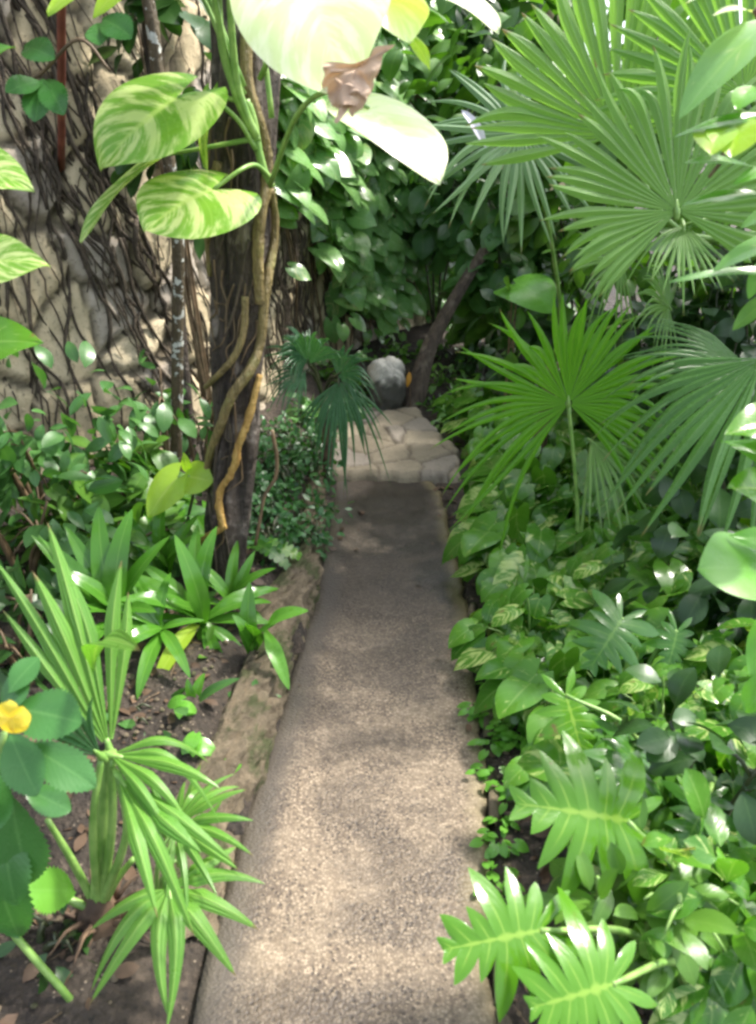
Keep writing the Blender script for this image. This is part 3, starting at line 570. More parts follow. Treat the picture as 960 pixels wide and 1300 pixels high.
# ------------------------------------------------------------------ generic leafy plants
def bushy(name,label,cat,base,cen,rad,n,vars_,mat,size,stems=5,group=None,seed=0,stem_m='brown_stem',down=.45,up=1.0,shell=.35):
    rng=np.random.default_rng(seed); base=np.array(base,float); cen=np.array(cen,float); rad=np.array(rad,float); t=thing(name,label,cat,base,group); sb_=MB(); b=MB(); tw=[]
    for i in range(stems):
        a=rng.uniform(0,2*PI); e=cen+rad*np.array([math.cos(a)*rng.uniform(.3,.8),math.sin(a)*rng.uniform(.3,.8),rng.uniform(.1,.9)]); m_=(base+e)/2+rng.normal(0,.05,3)*rad; m_[2]+=.1*rad[2]
        q0=base+rng.normal(0,.02,3)*np.array([1,1,0])-np.array([0,0,.03]); sb_.tube([q0,m_,e],[.012,.008,.004],6,sub=5); tw.append((m_,e))
        for _ in range(3):
            f=rng.uniform(.2,.9); s_=m_+(e-m_)*f; e2=s_+nrm(rng.normal(0,1,3)+np.array([0,0,.3]))*rad*rng.uniform(.3,.6); sb_.tube([s_,(s_+e2)/2+np.array([0,0,.02]),e2],[.005,.004,.002],5,sub=3); tw.append((s_,e2))
    fq=max(4.0,1.5/max(rad[0],rad[1]))
    for i in range(n):
        d=nrm(rng.normal(0,1,3)); rr=rng.uniform(shell,1)**.5; p=cen+d*rad*rr
        if rng.random()<.35: q=tw[rng.integers(len(tw))]; p=q[0]+(q[1]-q[0])*rng.uniform(.3,1)+rng.normal(0,.04,3)
        # clumping noise keeps gaps in the crown
        if fbm(np.array([p[0]*fq+seed]),np.array([p[1]*fq+p[2]*fq*1.2]),60,2)[0]<.37: continue
        dd=nrm((p-cen)/rad+rng.normal(0,.6,3)-np.array([0,0,down])); put(b,vars_[rng.integers(len(vars_))],p,dd,nrm(np.array([0,-.15,up])+rng.normal(0,.42,3)+.5*(p-cen)/rad),size*rng.uniform(.6,1.25))
    sb_.build('stems',M[stem_m],t); b.build('foliage',M[mat],t); return t

# left shrub bank in front of the wall
def gl(px,py,z=.2): p=G(px,py,z); return np.array([p[0],p[1],gz(p[0],p[1])])
def shrub_at(name,label,cat,px,py,y,rad,n,vars_,mat,size,**kw):
    c=Y(px,py,y); base=np.array([c[0],c[1],gz(c[0],c[1])]); return bushy(name,label,cat,base,c,rad,n,vars_,mat,size,**kw)
shrub_at('shrub','bluish green leafy shrub in front of the root covered wall at left',"shrub",45,560,2.75,(.40,.28,.32),460,OVATE,'shrub',.105,seed=1)
shrub_at('shrub','dark leafy shrub low at the left edge below the bluish shrub','shrub',20,680,2.45,(.36,.26,.26),360,OVATE,'shrub',.11,seed=2)
shrub_at('shrub','rounded glossy shrub between the wall and the slender trunk','shrub',140,625,2.9,(.26,.2,.18),120,OVATE_W,'shrub_mid',.14,seed=3)
shrub_at('shrub','long leaved low shrub left of the strap leaved plants','shrub',130,690,2.6,(.28,.22,.2),190,OVATE,'shrub_mid',.13,seed=4)
shrub_at('sapling','small sapling with pointed leaves against the wall beside the slender trunk','sapling',200,500,3.1,(.13,.10,.16),26,OVATE,'shrub',.11,seed=5,stems=2)
shrub_at('shrub','leafy shrub behind the dark trunk on its left side','shrub',255,560,3.5,(.2,.16,.3),120,OVATE,'shrub',.10,seed=6)
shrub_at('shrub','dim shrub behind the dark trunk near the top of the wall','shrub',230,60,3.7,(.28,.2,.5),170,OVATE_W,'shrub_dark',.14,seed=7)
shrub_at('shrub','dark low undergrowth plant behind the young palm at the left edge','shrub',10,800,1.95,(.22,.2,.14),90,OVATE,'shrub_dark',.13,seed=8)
shrub_at('shrub','low leafy shrub between the slender trunk and the foot of the dark trunk','shrub',195,690,2.75,(.2,.16,.16),120,OVATE,'shrub',.12,seed=9)
shrub_at('shrub','small dark shrub shading the soil below the strap leaved plant','shrub',215,800,2.35,(.16,.12,.08),60,OVATE,'shrub_dark',.10,seed=10)
# low dark groundcover behind the kerb
for i,(px,py,rx) in enumerate(((375,615,.17),(395,640,.12),(350,650,.15),(365,590,.2),(330,630,.14),(390,665,.10),(352,600,.2),(398,590,.14),(330,600,.2),(380,575,.18),(345,570,.2),(402,560,.12),(310,650,.14),(350,690,.12),(372,680,.12))):
    c=G(px,py,.16); bushy('groundcover_plant','low dark small leaved plant carpeting the bed behind the stone edging','groundcover',(c[0],c[1],gz(c[0],c[1])),(c[0],c[1],gz(c[0],c[1])+.06),(rx,rx*1.3,.09),230,SMALL,'cover',.042,group='groundcover plants between trunk and path',seed=20+i,stems=4,stem_m='dark_stem',shell=.0)
# fern frond by the trunk
fb=gl(318,705,.14); t=thing('fern','glossy scalloped fern frond leaning over the stone edging beside the trunk','fern',fb)
for i,(q,y_) in enumerate((((388,712),-.05),((350,690),.05),((372,728),-.12))):
    b=MB(); e=Y(*q,fb[1]+y_); span_leaf(b,FERN[i],fb+np.array([0,0,.05]),e,np.array([0,-.3,1.])); b.build('frond',M['philo' if i==0 else 'philo_dark'],t)

# ------------------------------------------------------------------ strap leaved plants
def rosette(name,label,base,leaves,mat,w=.16,wnames=None,cat='plant',n_up=(0,-.35,.9)):
    base=np.array(base,float); t=thing(name,label,cat,np.array([base[0],base[1],gz(base[0],base[1])])); b=MB(); b.tube([np.array([base[0],base[1],gz(base[0],base[1])-.02]),base+np.array([.01,0,-.05]),base],[.014,.012,.01],8,sub=4); b.build('stalk',M['fibre'],t)
    for i,lv_ in enumerate(leaves):
        px,py,dy=lv_[:3]; m=lv_[3] if len(lv_)>3 else mat; ww=lv_[4] if len(lv_)>4 else w
        tip=Y(px,py,base[1]+dy); tip=base+(tip-base)*1.22; lf=leaf('strap',w=ww*random.uniform(.9,1.1),fold=.3,droop=random.uniform(.8,1.6),wave=.006,nu=17,nv=7,seed=i); b=MB(); span_leaf(b,lf,base+np.array([random.uniform(-.008,.008),random.uniform(-.008,.008),0]),tip,np.array(n_up)+np.array([0,0,0])+RNG.normal(0,.12,3)); b.build('leaf',M[m],t)
    return t
rosette('strap_plant','glossy strap leaved plant at the foot of the dark trunk',Y(256,792,2.28),[(128,742,.02),(140,806,-.1),(168,768,-.12),(205,862,-.22,'lime',.2),(228,700,.0,),(272,690,.1),(252,688,.16),(330,792,.05),(330,770,.1),(286,862,-.15),(300,858,-.1),(190,728,.1),(308,835,-.06),(195,775,-.1),(338,755,.15)],'strap',.20)
rosette('strap_plant','narrow strap leaved plant rising behind the trunk foot rosette',Y(212,738,2.5),[(128,728,-.05),(138,690,.02),(168,664,.08),(212,640,.1),(246,668,.05),(252,690,-.04),(176,700,-.08),(150,745,-.1),(232,660,.15),(190,660,.14)],'strap',.19)
rosette('strap_plant','dark green seedling with arching leaf at the stone edging',Y(250,898,1.93),[(295,868,-.02,'shrub',.2),(240,868,.02,'strap',.3),(258,862,.06,'strap',.3)],'shrub',.2)
rosette('strap_plant','small plant with upright spoon shaped leaves leaning over the stone edging',Y(322,832,2.2),[(318,755,.04,'strap',.26),(300,790,-.02),(345,800,-.05),(314,800,-.1,'strap',.3)],'strap',.3)
o=rosette('strap_plant','sprig with two pale yellow tipped leaves hanging over the edging stones',Y(338,800,2.18),[(382,780,-.05,'clover',.32),(362,862,-.14,'clover',.24)],'clover',.3)
rosette('strap_plant','strap leaved plant between the shrub and the young palm with leaves arching left',Y(150,790,2.2),[(80,735,-.05),(95,690,.05),(130,668,.1),(165,672,.08),(205,700,.05),(85,790,-.15),(110,830,-.2),(190,780,-.15),(60,700,.0)],'strap',.19)
rosette('strap_plant','strap leaved plant half hidden behind the lime pothos leaves',Y(285,720,2.85),[(180,690,.1),(235,640,.1),(205,650,.1),(262,650,.15),(330,690,.1),(240,690,-.1)],'strap',.19)
rosette('strap_plant','small strap leaved plant tucked in front of the dark trunk foot',Y(292,770,2.45),[(250,720,.05),(300,700,.1),(340,730,.0),(330,790,-.1),(285,820,-.15),(240,770,-.05),(262,742,0),(318,712,.05)],'strap',.2)
rosette('strap_plant','drooping strap leaved plant on the bare soil left of the glossy rosette',Y(205,800,2.15),[(140,770,.0),(150,830,-.15),(180,872,-.2),(235,850,-.15),(250,790,.0),(215,740,.1),(175,740,.1),(130,800,-.05)],'strap',.2)
# lime pothos pair in front of the trunk
lp=gl(262,735,.14); t=thing('young_pothos','young pothos with two lime green leaves on a dark stem before the trunk','plant',lp)
stem(t,[lp-np.array([0,0,.02]),Y(238,680,lp[1]),Y(246,625,lp[1]-.02),Y(249,600,lp[1]-.02)],[.007,.006,.005],M['dark_stem'])
vleaf((226,605),(188,657),.75,lp[1]-.05,lp[1]-.12,(-.2,-.75,.5),M['lime'],[Y(249,600,lp[1]-.02)],41,parent=t)
vleaf((240,605),(271,612),1.2,lp[1]-.06,lp[1]-.1,(.2,-.8,.5),M['lime'],[Y(249,600,lp[1]-.02)],42,parent=t)
vleaf((238,596),(233,574),.5,lp[1]-.04,lp[1]-.05,(.2,-.8,.3),M['lime'],None,43,parent=t)

# ------------------------------------------------------------------ young pleated palm, front left
pb_=gl(122,1135,.12); pal=thing('young_palm','young palm with upright pleated leaves on a brown fibrous base at front left','palm',pb_)
b=MB(); b.tube([pb_+np.array([0,0,-.05]),pb_+np.array([0,0,.03]),pb_+np.array([.01,.0,.09])],[.05,.045,.02],10,sub=4,noise=.12)
for i in range(26):
    a=random.uniform(0,2*PI); r=random.uniform(.03,.05); q=pb_+np.array([math.cos(a)*r,math.sin(a)*r,random.uniform(-.01,.06)]); e=q+np.array([math.cos(a)*.09,math.sin(a)*.09,random.uniform(-.09,.05)]); b.tube([q,(q+e)/2+np.array([0,0,.02]),e],[.008,.005,.001],4,sub=3)
b.build('fibre_base',M['fibre'],pal)
py_=pb_[1]
frond(pal,Y(140,955,py_+.02),Y(72,690,py_+.16),(.25,-.8,.45),M['pleated'],pb_+np.array([0,0,.04]),[Y(130,1050,py_)],.016,n=7,span=48,fuse=.6,droop=.05,short=.15,cup=-.1,pleat=.3,seed=3,rag=.18,start=.06,skew=-.12,wide=1.25)
frond(pal,Y(140,958,py_),Y(265,985,py_-.05),(-.1,-.4,.9),M['pleated'],pb_+np.array([0,0,.04]),[Y(142,1050,py_-.02)],.009,n=5,span=70,fuse=.5,droop=.5,short=.25,pleat=.35,seed=4,rag=.15,wide=1.1)
frond(pal,Y(150,985,py_-.03),Y(255,1130,py_-.22),(.15,-.55,.8),M['pleated'],pb_+np.array([0,0,.04]),[Y(160,1060,py_-.05)],.008,n=4,span=46,fuse=.5,droop=.3,short=.2,pleat=.3,seed=5,rag=.2,wide=1.25)
frond(pal,Y(128,960,py_-.02),Y(40,880,py_-.12),(.1,-.6,.7),M['fan_dark'],pb_+np.array([0,0,.04]),[Y(118,1050,py_-.04)],.008,n=6,span=40,fuse=.5,droop=.3,short=.2,pleat=.35,seed=6,rag=.15,wide=1.1)
b=MB(); span_leaf(b,leaf('strap',w=.11,fold=.35,droop=.7,nu=17,nv=7),Y(120,850,py_+.05),Y(178,825,py_-.25),np.array([0,-.3,.9])); b.build('leaflet',M['pleated'],pal)['label']='leaflet with a browned tip bent toward the path'
# cut leaf stalks
for q in(((60,1040),(108,1148)),((30,1130),(112,1160)),((170,1090),(126,1128))): stem(pal,[pb_+np.array([0,0,.03]),(pb_+Y(*q[0],py_))/2+np.array([0,0,.03]),Y(*q[0],py_)],[.010,.009,.006],M['green_stem'],'petiole',7,0)
# small lady palm fronds beside it
lb=gl(196,1160,.11); lad=thing('fan_palm_seedling','small fan palm seedling with glossy fingered leaves overhanging the path at front left','palm',lb)
ly=lb[1]
frond(lad,Y(222,1048,ly+.03),Y(318,1058,ly-.06),(-.15,-.45,.85),M['pleated'],lb,[Y(200,1100,ly)],.005,n=11,span=175,fuse=.3,droop=.35,short=.3,pleat=.25,seed=11,wide=1.5,cup=0)
frond(lad,Y(214,1128,ly-.08),Y(246,1262,ly-.26),(.05,-.65,.75),M['pleated'],lb,[Y(205,1120,ly-.02)],.005,n=9,span=235,fuse=.28,droop=.35,short=.25,pleat=.25,seed=12,wide=1.55,cup=0)
frond(lad,Y(226,1090,ly+.05),Y(236,960,ly+.14),(0,-.8,.5),M['pleated'],lb,[Y(212,1110,ly+.03)],.005,n=6,span=80,fuse=.35,droop=.2,short=.3,pleat=.25,seed=13,wide=1.4,cup=0)
# yellow flowered plant at the left edge
ty=1.12; tb2=np.array([-.62,1.08,gz(-.62,1.08)]); tur=thing('flowering_plant','plant with dark toothed leaves and a yellow flower at the left edge','plant',tb2)
ax=[tb2-np.array([0,0,.02]),Y(-20,1130,ty),Y(-5,1020,ty),Y(5,930,ty)]; stem(tur,ax,[.008,.007,.006],M['green_stem'])
for i,(bp,tp,dy,w) in enumerate((((20,900),(104,918),-.05,.7),((12,930),(48,1010),-.08,.62),((35,945),(122,1000),-.02,.55),((10,880),(50,835),.05,.7),((0,900),(38,862),.02,.8),((30,1000),(90,1030),.0,.6),((0,980),(-10,1060),-.08,.7),((5,1040),(20,1150),-.06,.55),((15,1010),(40,1120),-.03,.6),((-10,1070),(25,1190),-.02,.5),((-20,960),(-30,1050),-.1,.7))):
    b=MB(); span_leaf(b,leaf('toothed',w=w,fold=.12,droop=.5,wave=.02,nu=31,nv=9,seed=i),Y(*bp,ty),Y(*tp,ty+dy),np.array([0,-.55,.85])); b.build('leaf',M['turnera'],tur)
b=MB(); fc=Y(14,912,ty-.13)
for a in range(5):
    an=a/5*2*PI+.3; d=np.array([math.cos(an),-.35,math.sin(an)]); put(b,leaf('ovate',w=1.05,fold=-.15,droop=.9,wave=.05,nu=19,nv=13,seed=a),fc,d,np.array([0,-1,.35]),.032)
b.build('flower',M['yellow'],tur)
b=MB(); bp=Y(105,1128,1.15); span_leaf(b,leaf('toothed',w=.66,fold=.1,droop=.4,nu=31,nv=9),Y(96,1132,1.2),Y(28,1130,1.12),np.array([0,-.6,.8])); b.build('leaf',M['clover'],tur)['label']='yellowing lower leaf'

# ------------------------------------------------------------------ small bluish fan palm by the path
spb=gl(414,600,.12); sp=thing('fan_palm','small bluish fan palm beside the end of the path','palm',spb); sy=spb[1]
b=MB(); tp_=[spb-np.array([0,0,.05]),Y(416,570,sy),Y(414,530,sy),Y(410,505,sy)]; b.tube(tp_,[.028,.026,.024,.02],9,sub=5,noise=.08); b.build('trunk',M['fibre'],sp)
for i,(h,t_,n_,sd,spn) in enumerate((((392,452),(345,418),(-.3,-.5,.8),1,170),((392,462),(385,392),(-.1,-.9,.3),2,150),((428,476),(474,440),(.4,-.6,.6),3,160),((430,484),(436,572),(.1,-.9,.35),4,120),((388,470),(340,500),(-.3,-.6,.6),5,130))):
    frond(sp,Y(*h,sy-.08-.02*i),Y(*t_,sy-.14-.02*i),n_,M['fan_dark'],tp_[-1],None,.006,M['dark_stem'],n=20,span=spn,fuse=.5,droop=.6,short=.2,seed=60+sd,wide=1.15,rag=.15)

# ------------------------------------------------------------------ fan palms on the right
yb=2.85; f1b=np.array([*Y(735,705,yb)[:2],0]); f1b[2]=gz(f1b[0],f1b[1])
fp=thing('fan_palm','young palm with one bright green fan leaf on a slim stalk in the pothos bank','palm',f1b)
f=frond(fp,Y(722,512,yb),Y(716,352,yb+.05),(-.05,-.97,.12),M['fan_bright'],f1b,[Y(733,640,yb)],.008,n=42,span=285,fuse=.48,droop=.18,short=-.22,cup=.10,seed=21,wide=1.25,rag=.08)
frond(fp,Y(752,560,yb+.05),Y(840,650,yb-.15),(.3,-.6,.6),M['fan_mid'],f1b,[Y(742,640,yb)],.006,n=14,span=110,fuse=.35,droop=.3,short=.1,cup=.05,seed=22)
# taller palm: trunk beyond the right edge
rb=np.array([1.62,2.75,gz(1.62,2.75)]); rp=thing('fan_palm','tall fan palm at the right edge with great pleated leaves arching over the bank','palm',rb)
b=MB(); cr=[rb-np.array([0,0,.06]),rb+np.array([-.02,0,.5]),rb+np.array([-.05,-.02,1.0]),rb+np.array([-.06,-.03,1.25])]; b.tube(cr,[.075,.065,.06,.05],12,sub=6,noise=.06); b.build('trunk',M['fibre'],rp); ctop=cr[-1]
frond(rp,Y(860,268,2.25),Y(842,30,2.35),(.08,-.9,.35),M['fan_mid'],ctop,None,.009,n=40,span=262,fuse=.64,droop=.16,short=.42,cup=.05,rag=.12,seed=31)
frond(rp,Y(785,172,2.65),Y(762,-60,2.75),(-.05,-.93,.3),M['fan_mid'],ctop,[Y(880,300,2.7)],.010,n=26,span=190,fuse=.76,droop=.10,short=.12,cup=.06,seed=32)
frond(rp,Y(968,455,2.15),Y(838,640,1.95),(-.35,-.55,.75),M['fan_deep'],ctop,None,.010,n=17,span=130,fuse=.55,droop=.35,short=.15,cup=-.05,seed=33)
frond(rp,Y(955,470,2.3),Y(790,445,2.25),(-.2,-.65,.7),M['fan_deep'],ctop,None,.008,n=22,span=90,fuse=.5,droop=.4,short=.15,cup=.0,seed=34)
frond(rp,Y(945,120,2.5),Y(905,-90,2.6),(-.2,-.9,.3),M['fan_mid'],ctop,None,.010,n=22,span=180,fuse=.75,droop=.10,short=.1,cup=.06,seed=35)
# silvery palm behind it
gb=np.array([.82,3.9,gz(.82,3.9)]); gp=thing('fan_palm','silvery fan palm with drooping fingered leaf behind the tall palm','palm',gb)
b=MB(); gt=[gb-np.array([0,0,.05]),gb+np.array([.03,.02,.35]),gb+np.array([.05,.03,.62])]; b.tube(gt,[.04,.036,.03],9,sub=5,noise=.08); b.build('trunk',M['fibre'],gp)
frond(gp,Y(660,168,3.1),Y(560,255,2.95),(-.12,-.9,.45),M['fan_grey'],gt[-1],[Y(712,400,3.5),Y(690,255,3.15)],.008,n=30,span=300,fuse=.38,wide=1.25,droop=.20,short=-.02,cup=.08,seed=41)
frond(rp,Y(868,285,2.3),Y(872,372,2.15),(.1,-.85,.4),M['fan_mid'],ctop,None,.006,n=14,span=110,fuse=.45,droop=.2,short=.1,seed=36)
frond(gp,Y(790,330,3.5),Y(720,300,3.4),(.1,-.8,.5),M['fan_mid'],gt[-1],None,.007,n=24,span=220,fuse=.4,droop=.3,short=.1,seed=42)
frond(gp,Y(850,390,3.3),Y(800,350,3.2),(.2,-.7,.6),M['fan_mid'],gt[-1],None,.007,n=24,span=220,fuse=.4,droop=.35,short=.1,seed=43)
# fallen petal resting on the silvery leaf
b=MB(); span_leaf(b,leaf('ovate',w=.3,fold=.5,droop=.5,nu=11,nv=7),Y(586,140,2.86),Y(617,188,2.84),np.array([.3,-.8,.5])); o=b.build('fallen_petal',M['petal'],org=Y(600,165,2.86)); tag(o,'white and violet fallen petal caught on the silvery fan leaf','petal')

# ------------------------------------------------------------------ variegated pothos bank
protos=[]
def pothos_plant(seed,n=36,size=.132,mat='pothos',rad=.19):
    rng=np.random.default_rng(seed); t=thing('pothos_plant','variegated pothos with heart shaped leaves in the leafy bank right of the path','plant',(0,0,0),'pothos plants in the bank right of the path'); b=MB(); s_=MB()
    for i in range(n):
        a=rng.uniform(0,2*PI); r=rad*rng.uniform(.05,1)**.6; h=rng.uniform(.05,.26)*(1-.45*(r/rad)); p=np.array([math.cos(a)*r,math.sin(a)*r,h]); o_=np.array([math.cos(a+rng.normal(0,.7)),math.sin(a+rng.normal(0,.7)),0])
        d=nrm(o_+np.array([-.15,-.45,-.55+rng.normal(0,.35)])); nn_=nrm(np.array([-.15,-.35,1])+rng.normal(0,.33,3)+.35*o_); sz=size*rng.uniform(.4,1.3); put(b,HEART[rng.integers(8)],p,d,nn_,sz)
        if i%2==0: s_.tube([np.array([p[0]*.2,p[1]*.2,-.03]),np.array([p[0]*.55,p[1]*.55,h*.7]),p],[.004,.0035,.0025],5,sub=3)
    s_.build('stems',M['green_stem'],t); b.build('foliage',M[mat],t); return t
protos=[pothos_plant(100+i,n=(36,30,48,36,26,44,36)[i],size=(.132,.155,.10,.125,.165,.11,.14)[i]) for i in range(7)]
used=[]; k=0
for gy in np.arange(1.0,5.3,.215):
    for gx in np.arange(.04,2.9,.225):
        x=bank_x(gy)+gx+random.uniform(-.08,.08); y=gy+random.uniform(-.08,.08); off=x-bank_x(y)
        if off<np.interp(y,[1.0,1.6,2.0,2.6,4],[.30,.20,.12,.09,.12]): continue
        if x>.42*y+.75: continue
        sc=random.uniform(.85,1.2)*np.interp(y,[1,1.8,2.6,4.5],[.72,.85,1.0,1.05]); pr_=protos[k%7]; loc=(x,y,gz(x,y)+.0); rz=random.uniform(0,2*PI)
        rz=random.uniform(-.7,.7)
        if k<7: pr_.location=loc; pr_.rotation_euler=(0,0,rz); pr_.scale=(sc,)*3
        else: dup(pr_,loc,rz,sc)
        k+=1
for q in range(26):
    y=random.uniform(.95,2.0); x=bank_x(y)+random.uniform(.3,.85); dup(protos[q%7],(x,y,gz(x,y)+random.uniform(.05,.14)),random.uniform(-.7,.7),random.uniform(.6,.85))
NPOTHOS=k
# small bright clover-like seedlings in the soil strip
def sprig(seed):
    rng=np.random.default_rng(seed); t=thing('clover_seedling','tiny bright green seedling in the soil strip beside the path','seedling',(0,0,0),'seedlings along the right path edge'); b=MB()
    for i in range(14): a=rng.uniform(0,2*PI); r=rng.uniform(.005,.05); put(b,HEART_S[rng.integers(6)],np.array([math.cos(a)*r,math.sin(a)*r,rng.uniform(.01,.045)]),np.array([math.cos(a),math.sin(a),-.2]),nrm(np.array([0,-.2,1])+rng.normal(0,.3,3)),rng.uniform(.018,.038))
    b.build('foliage',M['clover'],t); return t
sp3=[sprig(i) for i in range(3)]
for i,(px,py) in enumerate(((632,1068),(622,985),(628,945),(636,905),(645,930),(625,1115),(618,1135),(655,905),(660,935),(680,915),(612,905),(668,950),(648,1010),(640,1040),(690,940),(645,885),(630,870))):
    p=G(px,py,.01); loc=(p[0],p[1],gz(p[0],p[1])); 
    if i<3: sp3[i].location=loc
    else: dup(sp3[i%3],loc,random.uniform(0,6),random.uniform(.7,1.3))
shrub_at('leafy_plant','low dark leafy plant on the soil beside the young palm stalk','plant',185,925,1.85,(.13,.10,.05),70,OVATE,'shrub',.07,seed=90,stems=2,stem_m='dark_stem')
shrub_at('leafy_plant','small leafy plant growing against the back of the stone edging','plant',262,860,2.15,(.10,.12,.05),60,OVATE,'shrub_mid',.06,seed=91,stems=2,stem_m='dark_stem')
shrub_at('leafy_plant','little leafy plant clinging to the path face of the edging','plant',318,905,1.98,(.05,.07,.04),45,OVATE,'shrub',.045,seed=92,stems=2,stem_m='dark_stem')
shrub_at('leafy_plant','shaded leafy plant at the bottom left corner of the bed','plant',40,1200,1.2,(.14,.10,.05),70,OVATE,'shrub_dark',.07,seed=93,stems=2,stem_m='dark_stem')
# left bed seedlings
for i,(px,py,lab) in enumerate(((248,938,'round leaved seedling on the bare soil below the strap leaved plant'),(232,908,'pale heart leaved seedling in the bare soil of the left bed'),(292,948,'tiny seedling at the crest of the stone edging'),(350,1000,''))):
    if not lab: continue
    p=G(px,py,.15); t=thing('seedling',lab,'seedling',(p[0],p[1],gz(p[0],p[1]))); b=MB(); 
    for j in range(4): a=random.uniform(0,2*PI); put(b,random.choice(HEART),np.array([p[0],p[1],gz(p[0],p[1])+.03+.01*j]),np.array([math.cos(a),math.sin(a)-.4,-.2]),np.array([0,-.4,1]),random.uniform(.045,.07))
    b.build('foliage',M['clover'],t)

# ------------------------------------------------------------------ split leaf philodendrons, front right
def philo(label,base,leaves,mat='philo'):
    base=np.array(base,float); t=thing('philodendron',label,'plant',base)
    for i,(bp,y0,tp,y1,n_,w,m) in enumerate(leaves):
        hb=Y(*bp,y0); tipp=Y(*tp,y1); b=MB(); span_leaf(b,leaf('lobed',w=w,fold=.10,droop=.35,wave=.02,nu=141,nv=11,seed=i),hb,tipp,np.array(n_,float)); o=b.build('leaf',M[m or mat],t)
        pbm=MB(); pbm.tube([base-np.array([0,0,.02]),(base+hb)/2+np.array([.03,.02,.09]),hb],[.008,.007,.005],7,sub=7); pbm.build('petiole',M['green_stem'],o)
    return t
def gb_(x,y): return (x,y,gz(x,y))
philo('bright split leaf philodendron spreading over the path edge at front right',gb_(.62,1.02),[((797,1042),1.13,(655,1020),1.12,(-.05,-.62,.8),.66,None),((686,1181),.92,(562,1206),.88,(-.05,-.6,.8),.62,None),((778,1249),.84,(672,1280),.80,(-.05,-.65,.8),.85,None)])
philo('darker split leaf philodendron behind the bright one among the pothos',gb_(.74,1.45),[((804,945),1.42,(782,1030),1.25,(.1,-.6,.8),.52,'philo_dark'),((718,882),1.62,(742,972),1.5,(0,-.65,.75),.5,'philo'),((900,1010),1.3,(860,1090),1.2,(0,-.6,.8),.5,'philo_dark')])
philo('small palmate philodendron in the middle of the pothos bank',gb_(.72,1.95),[((790,785),1.95,(748,850),1.84,(-.25,-.85,.45),.62,'philo_dark'),((860,800),2.0,(845,855),1.92,(-.1,-.9,.4),.55,'philo_dark')])
# broad leaved plants bottom right
shrub_at('leafy_plant','dark leafy plant at the lower right corner','plant',900,1180,1.0,(.17,.16,.13),120,OVATE_W,'pothos',.085,seed=71,stems=2,stem_m='green_stem')
shrub_at('leafy_plant','glossy dark leafy plant at the right edge below the lime leaves','plant',920,960,1.35,(.22,.2,.17),150,OVATE_W,'shrub_dark',.09,seed=72,stems=2,stem_m='dark_stem')
shrub_at('leafy_plant','mixed green leafy plant between the philodendron leaves','plant',800,1150,1.05,(.15,.12,.08),110,OVATE,'shrub_mid',.085,seed=73,stems=2,stem_m='green_stem')
shrub_at('leafy_plant','dim leafy plant under the drooping dark fan leaf','plant',900,720,2.3,(.28,.25,.22),160,OVATE_W,'shrub_dark',.12,seed=74,stems=2,stem_m='dark_stem')
# plant with lime leaves reaching in at the right edge
rl=thing('broadleaf_plant','bright lime green leaves of a broadleaf plant reaching in at the right edge','plant',gb_(.86,1.32)); rlb=np.array(gb_(.86,1.32))
ax=[rlb-np.array([0,0,.03]),Y(1010,900,1.35),Y(1005,740,1.35),Y(1000,560,1.35)]; stem(rl,ax,[.012,.010,.008,.006],M['green_stem'])
for i,(bp,tp,dy,w,m) in enumerate((((1000,535),(920,552),-.05,.62,'philo'),((1000,630),(925,620),-.05,.6,'philo'),((1000,695),(925,680),.0,.5,'clover'),((985,730),(885,722),-.08,.75,'clover'),((990,790),(950,860),-.06,.6,'clover'),((985,850),(946,905),-.02,.6,'clover'),((1000,590),(915,560),.05,.4,'strap'))):
    b=MB(); span_leaf(b,leaf('ovate' if i%2 else 'heart',w=w,fold=.14,droop=.5,wave=.03,nu=18,nv=9,seed=i),Y(*bp,1.35),Y(*tp,1.35+dy),np.array([-.1,-.55,.8])); b.build('leaf',M[m],rl)
# overhanging branch, upper right
ob_=np.array(gb_(1.45,1.55)); ob=thing('overhanging_shrub','shrub with long pale glossy leaves hanging over the fan palms at upper right','shrub',ob_)
stem(ob,[ob_-np.array([0,0,.03]),np.array([1.3,1.55,.8]),np.array([1.15,1.5,1.5]),Y(1010,60,1.5),Y(960,10,1.5)],[.02,.016,.012,.008],M['brown_stem'])
stem(ob,[np.array([1.15,1.5,1.45]),Y(990,150,1.48),Y(900,225,1.45)],[.008,.006,.003],M['brown_stem'],'twig')
for i,(bp,tp,dy,w,m) in enumerate((((985,20),(862,152),-.08,.34,'pothos_wall'),((1000,150),(848,178),-.05,.13,'strap'),((960,215),(866,208),-.05,.2,'pothos_wall'),((935,150),(928,200),-.1,.75,'lime'),((912,160),(902,197),-.1,.6,'lime'),((960,110),(935,140),-.05,.6,'clover'),((950,-20),(870,5),-.05,.2,'pothos_pale'),((955,15),(905,20),-.05,.25,'pothos_pale'),((990,250),(862,262),-.02,.16,'fan_mid'),((1000,300),(905,345),-.03,.3,'pothos_wall'),((1000,350),(850,358),-.03,.12,'pothos_wall'),((1000,210),(930,235),-.03,.3,'clover'),((990,370),(930,420),.0,.4,'shrub_mid'),((1000,260),(940,290),.0,.4,'pothos_wall'),((980,320),(950,380),.0,.4,'shrub'))):
    b=MB(); span_leaf(b,leaf('ovate',w=w,fold=.2,droop=.5,wave=.01,nu=18,nv=9,seed=i),Y(*bp,1.46),Y(*tp,1.46+dy),np.array([-.2,-.5,.85])); b.build('leaf',M[m if m!='fan_mid' else 'strap'],ob)

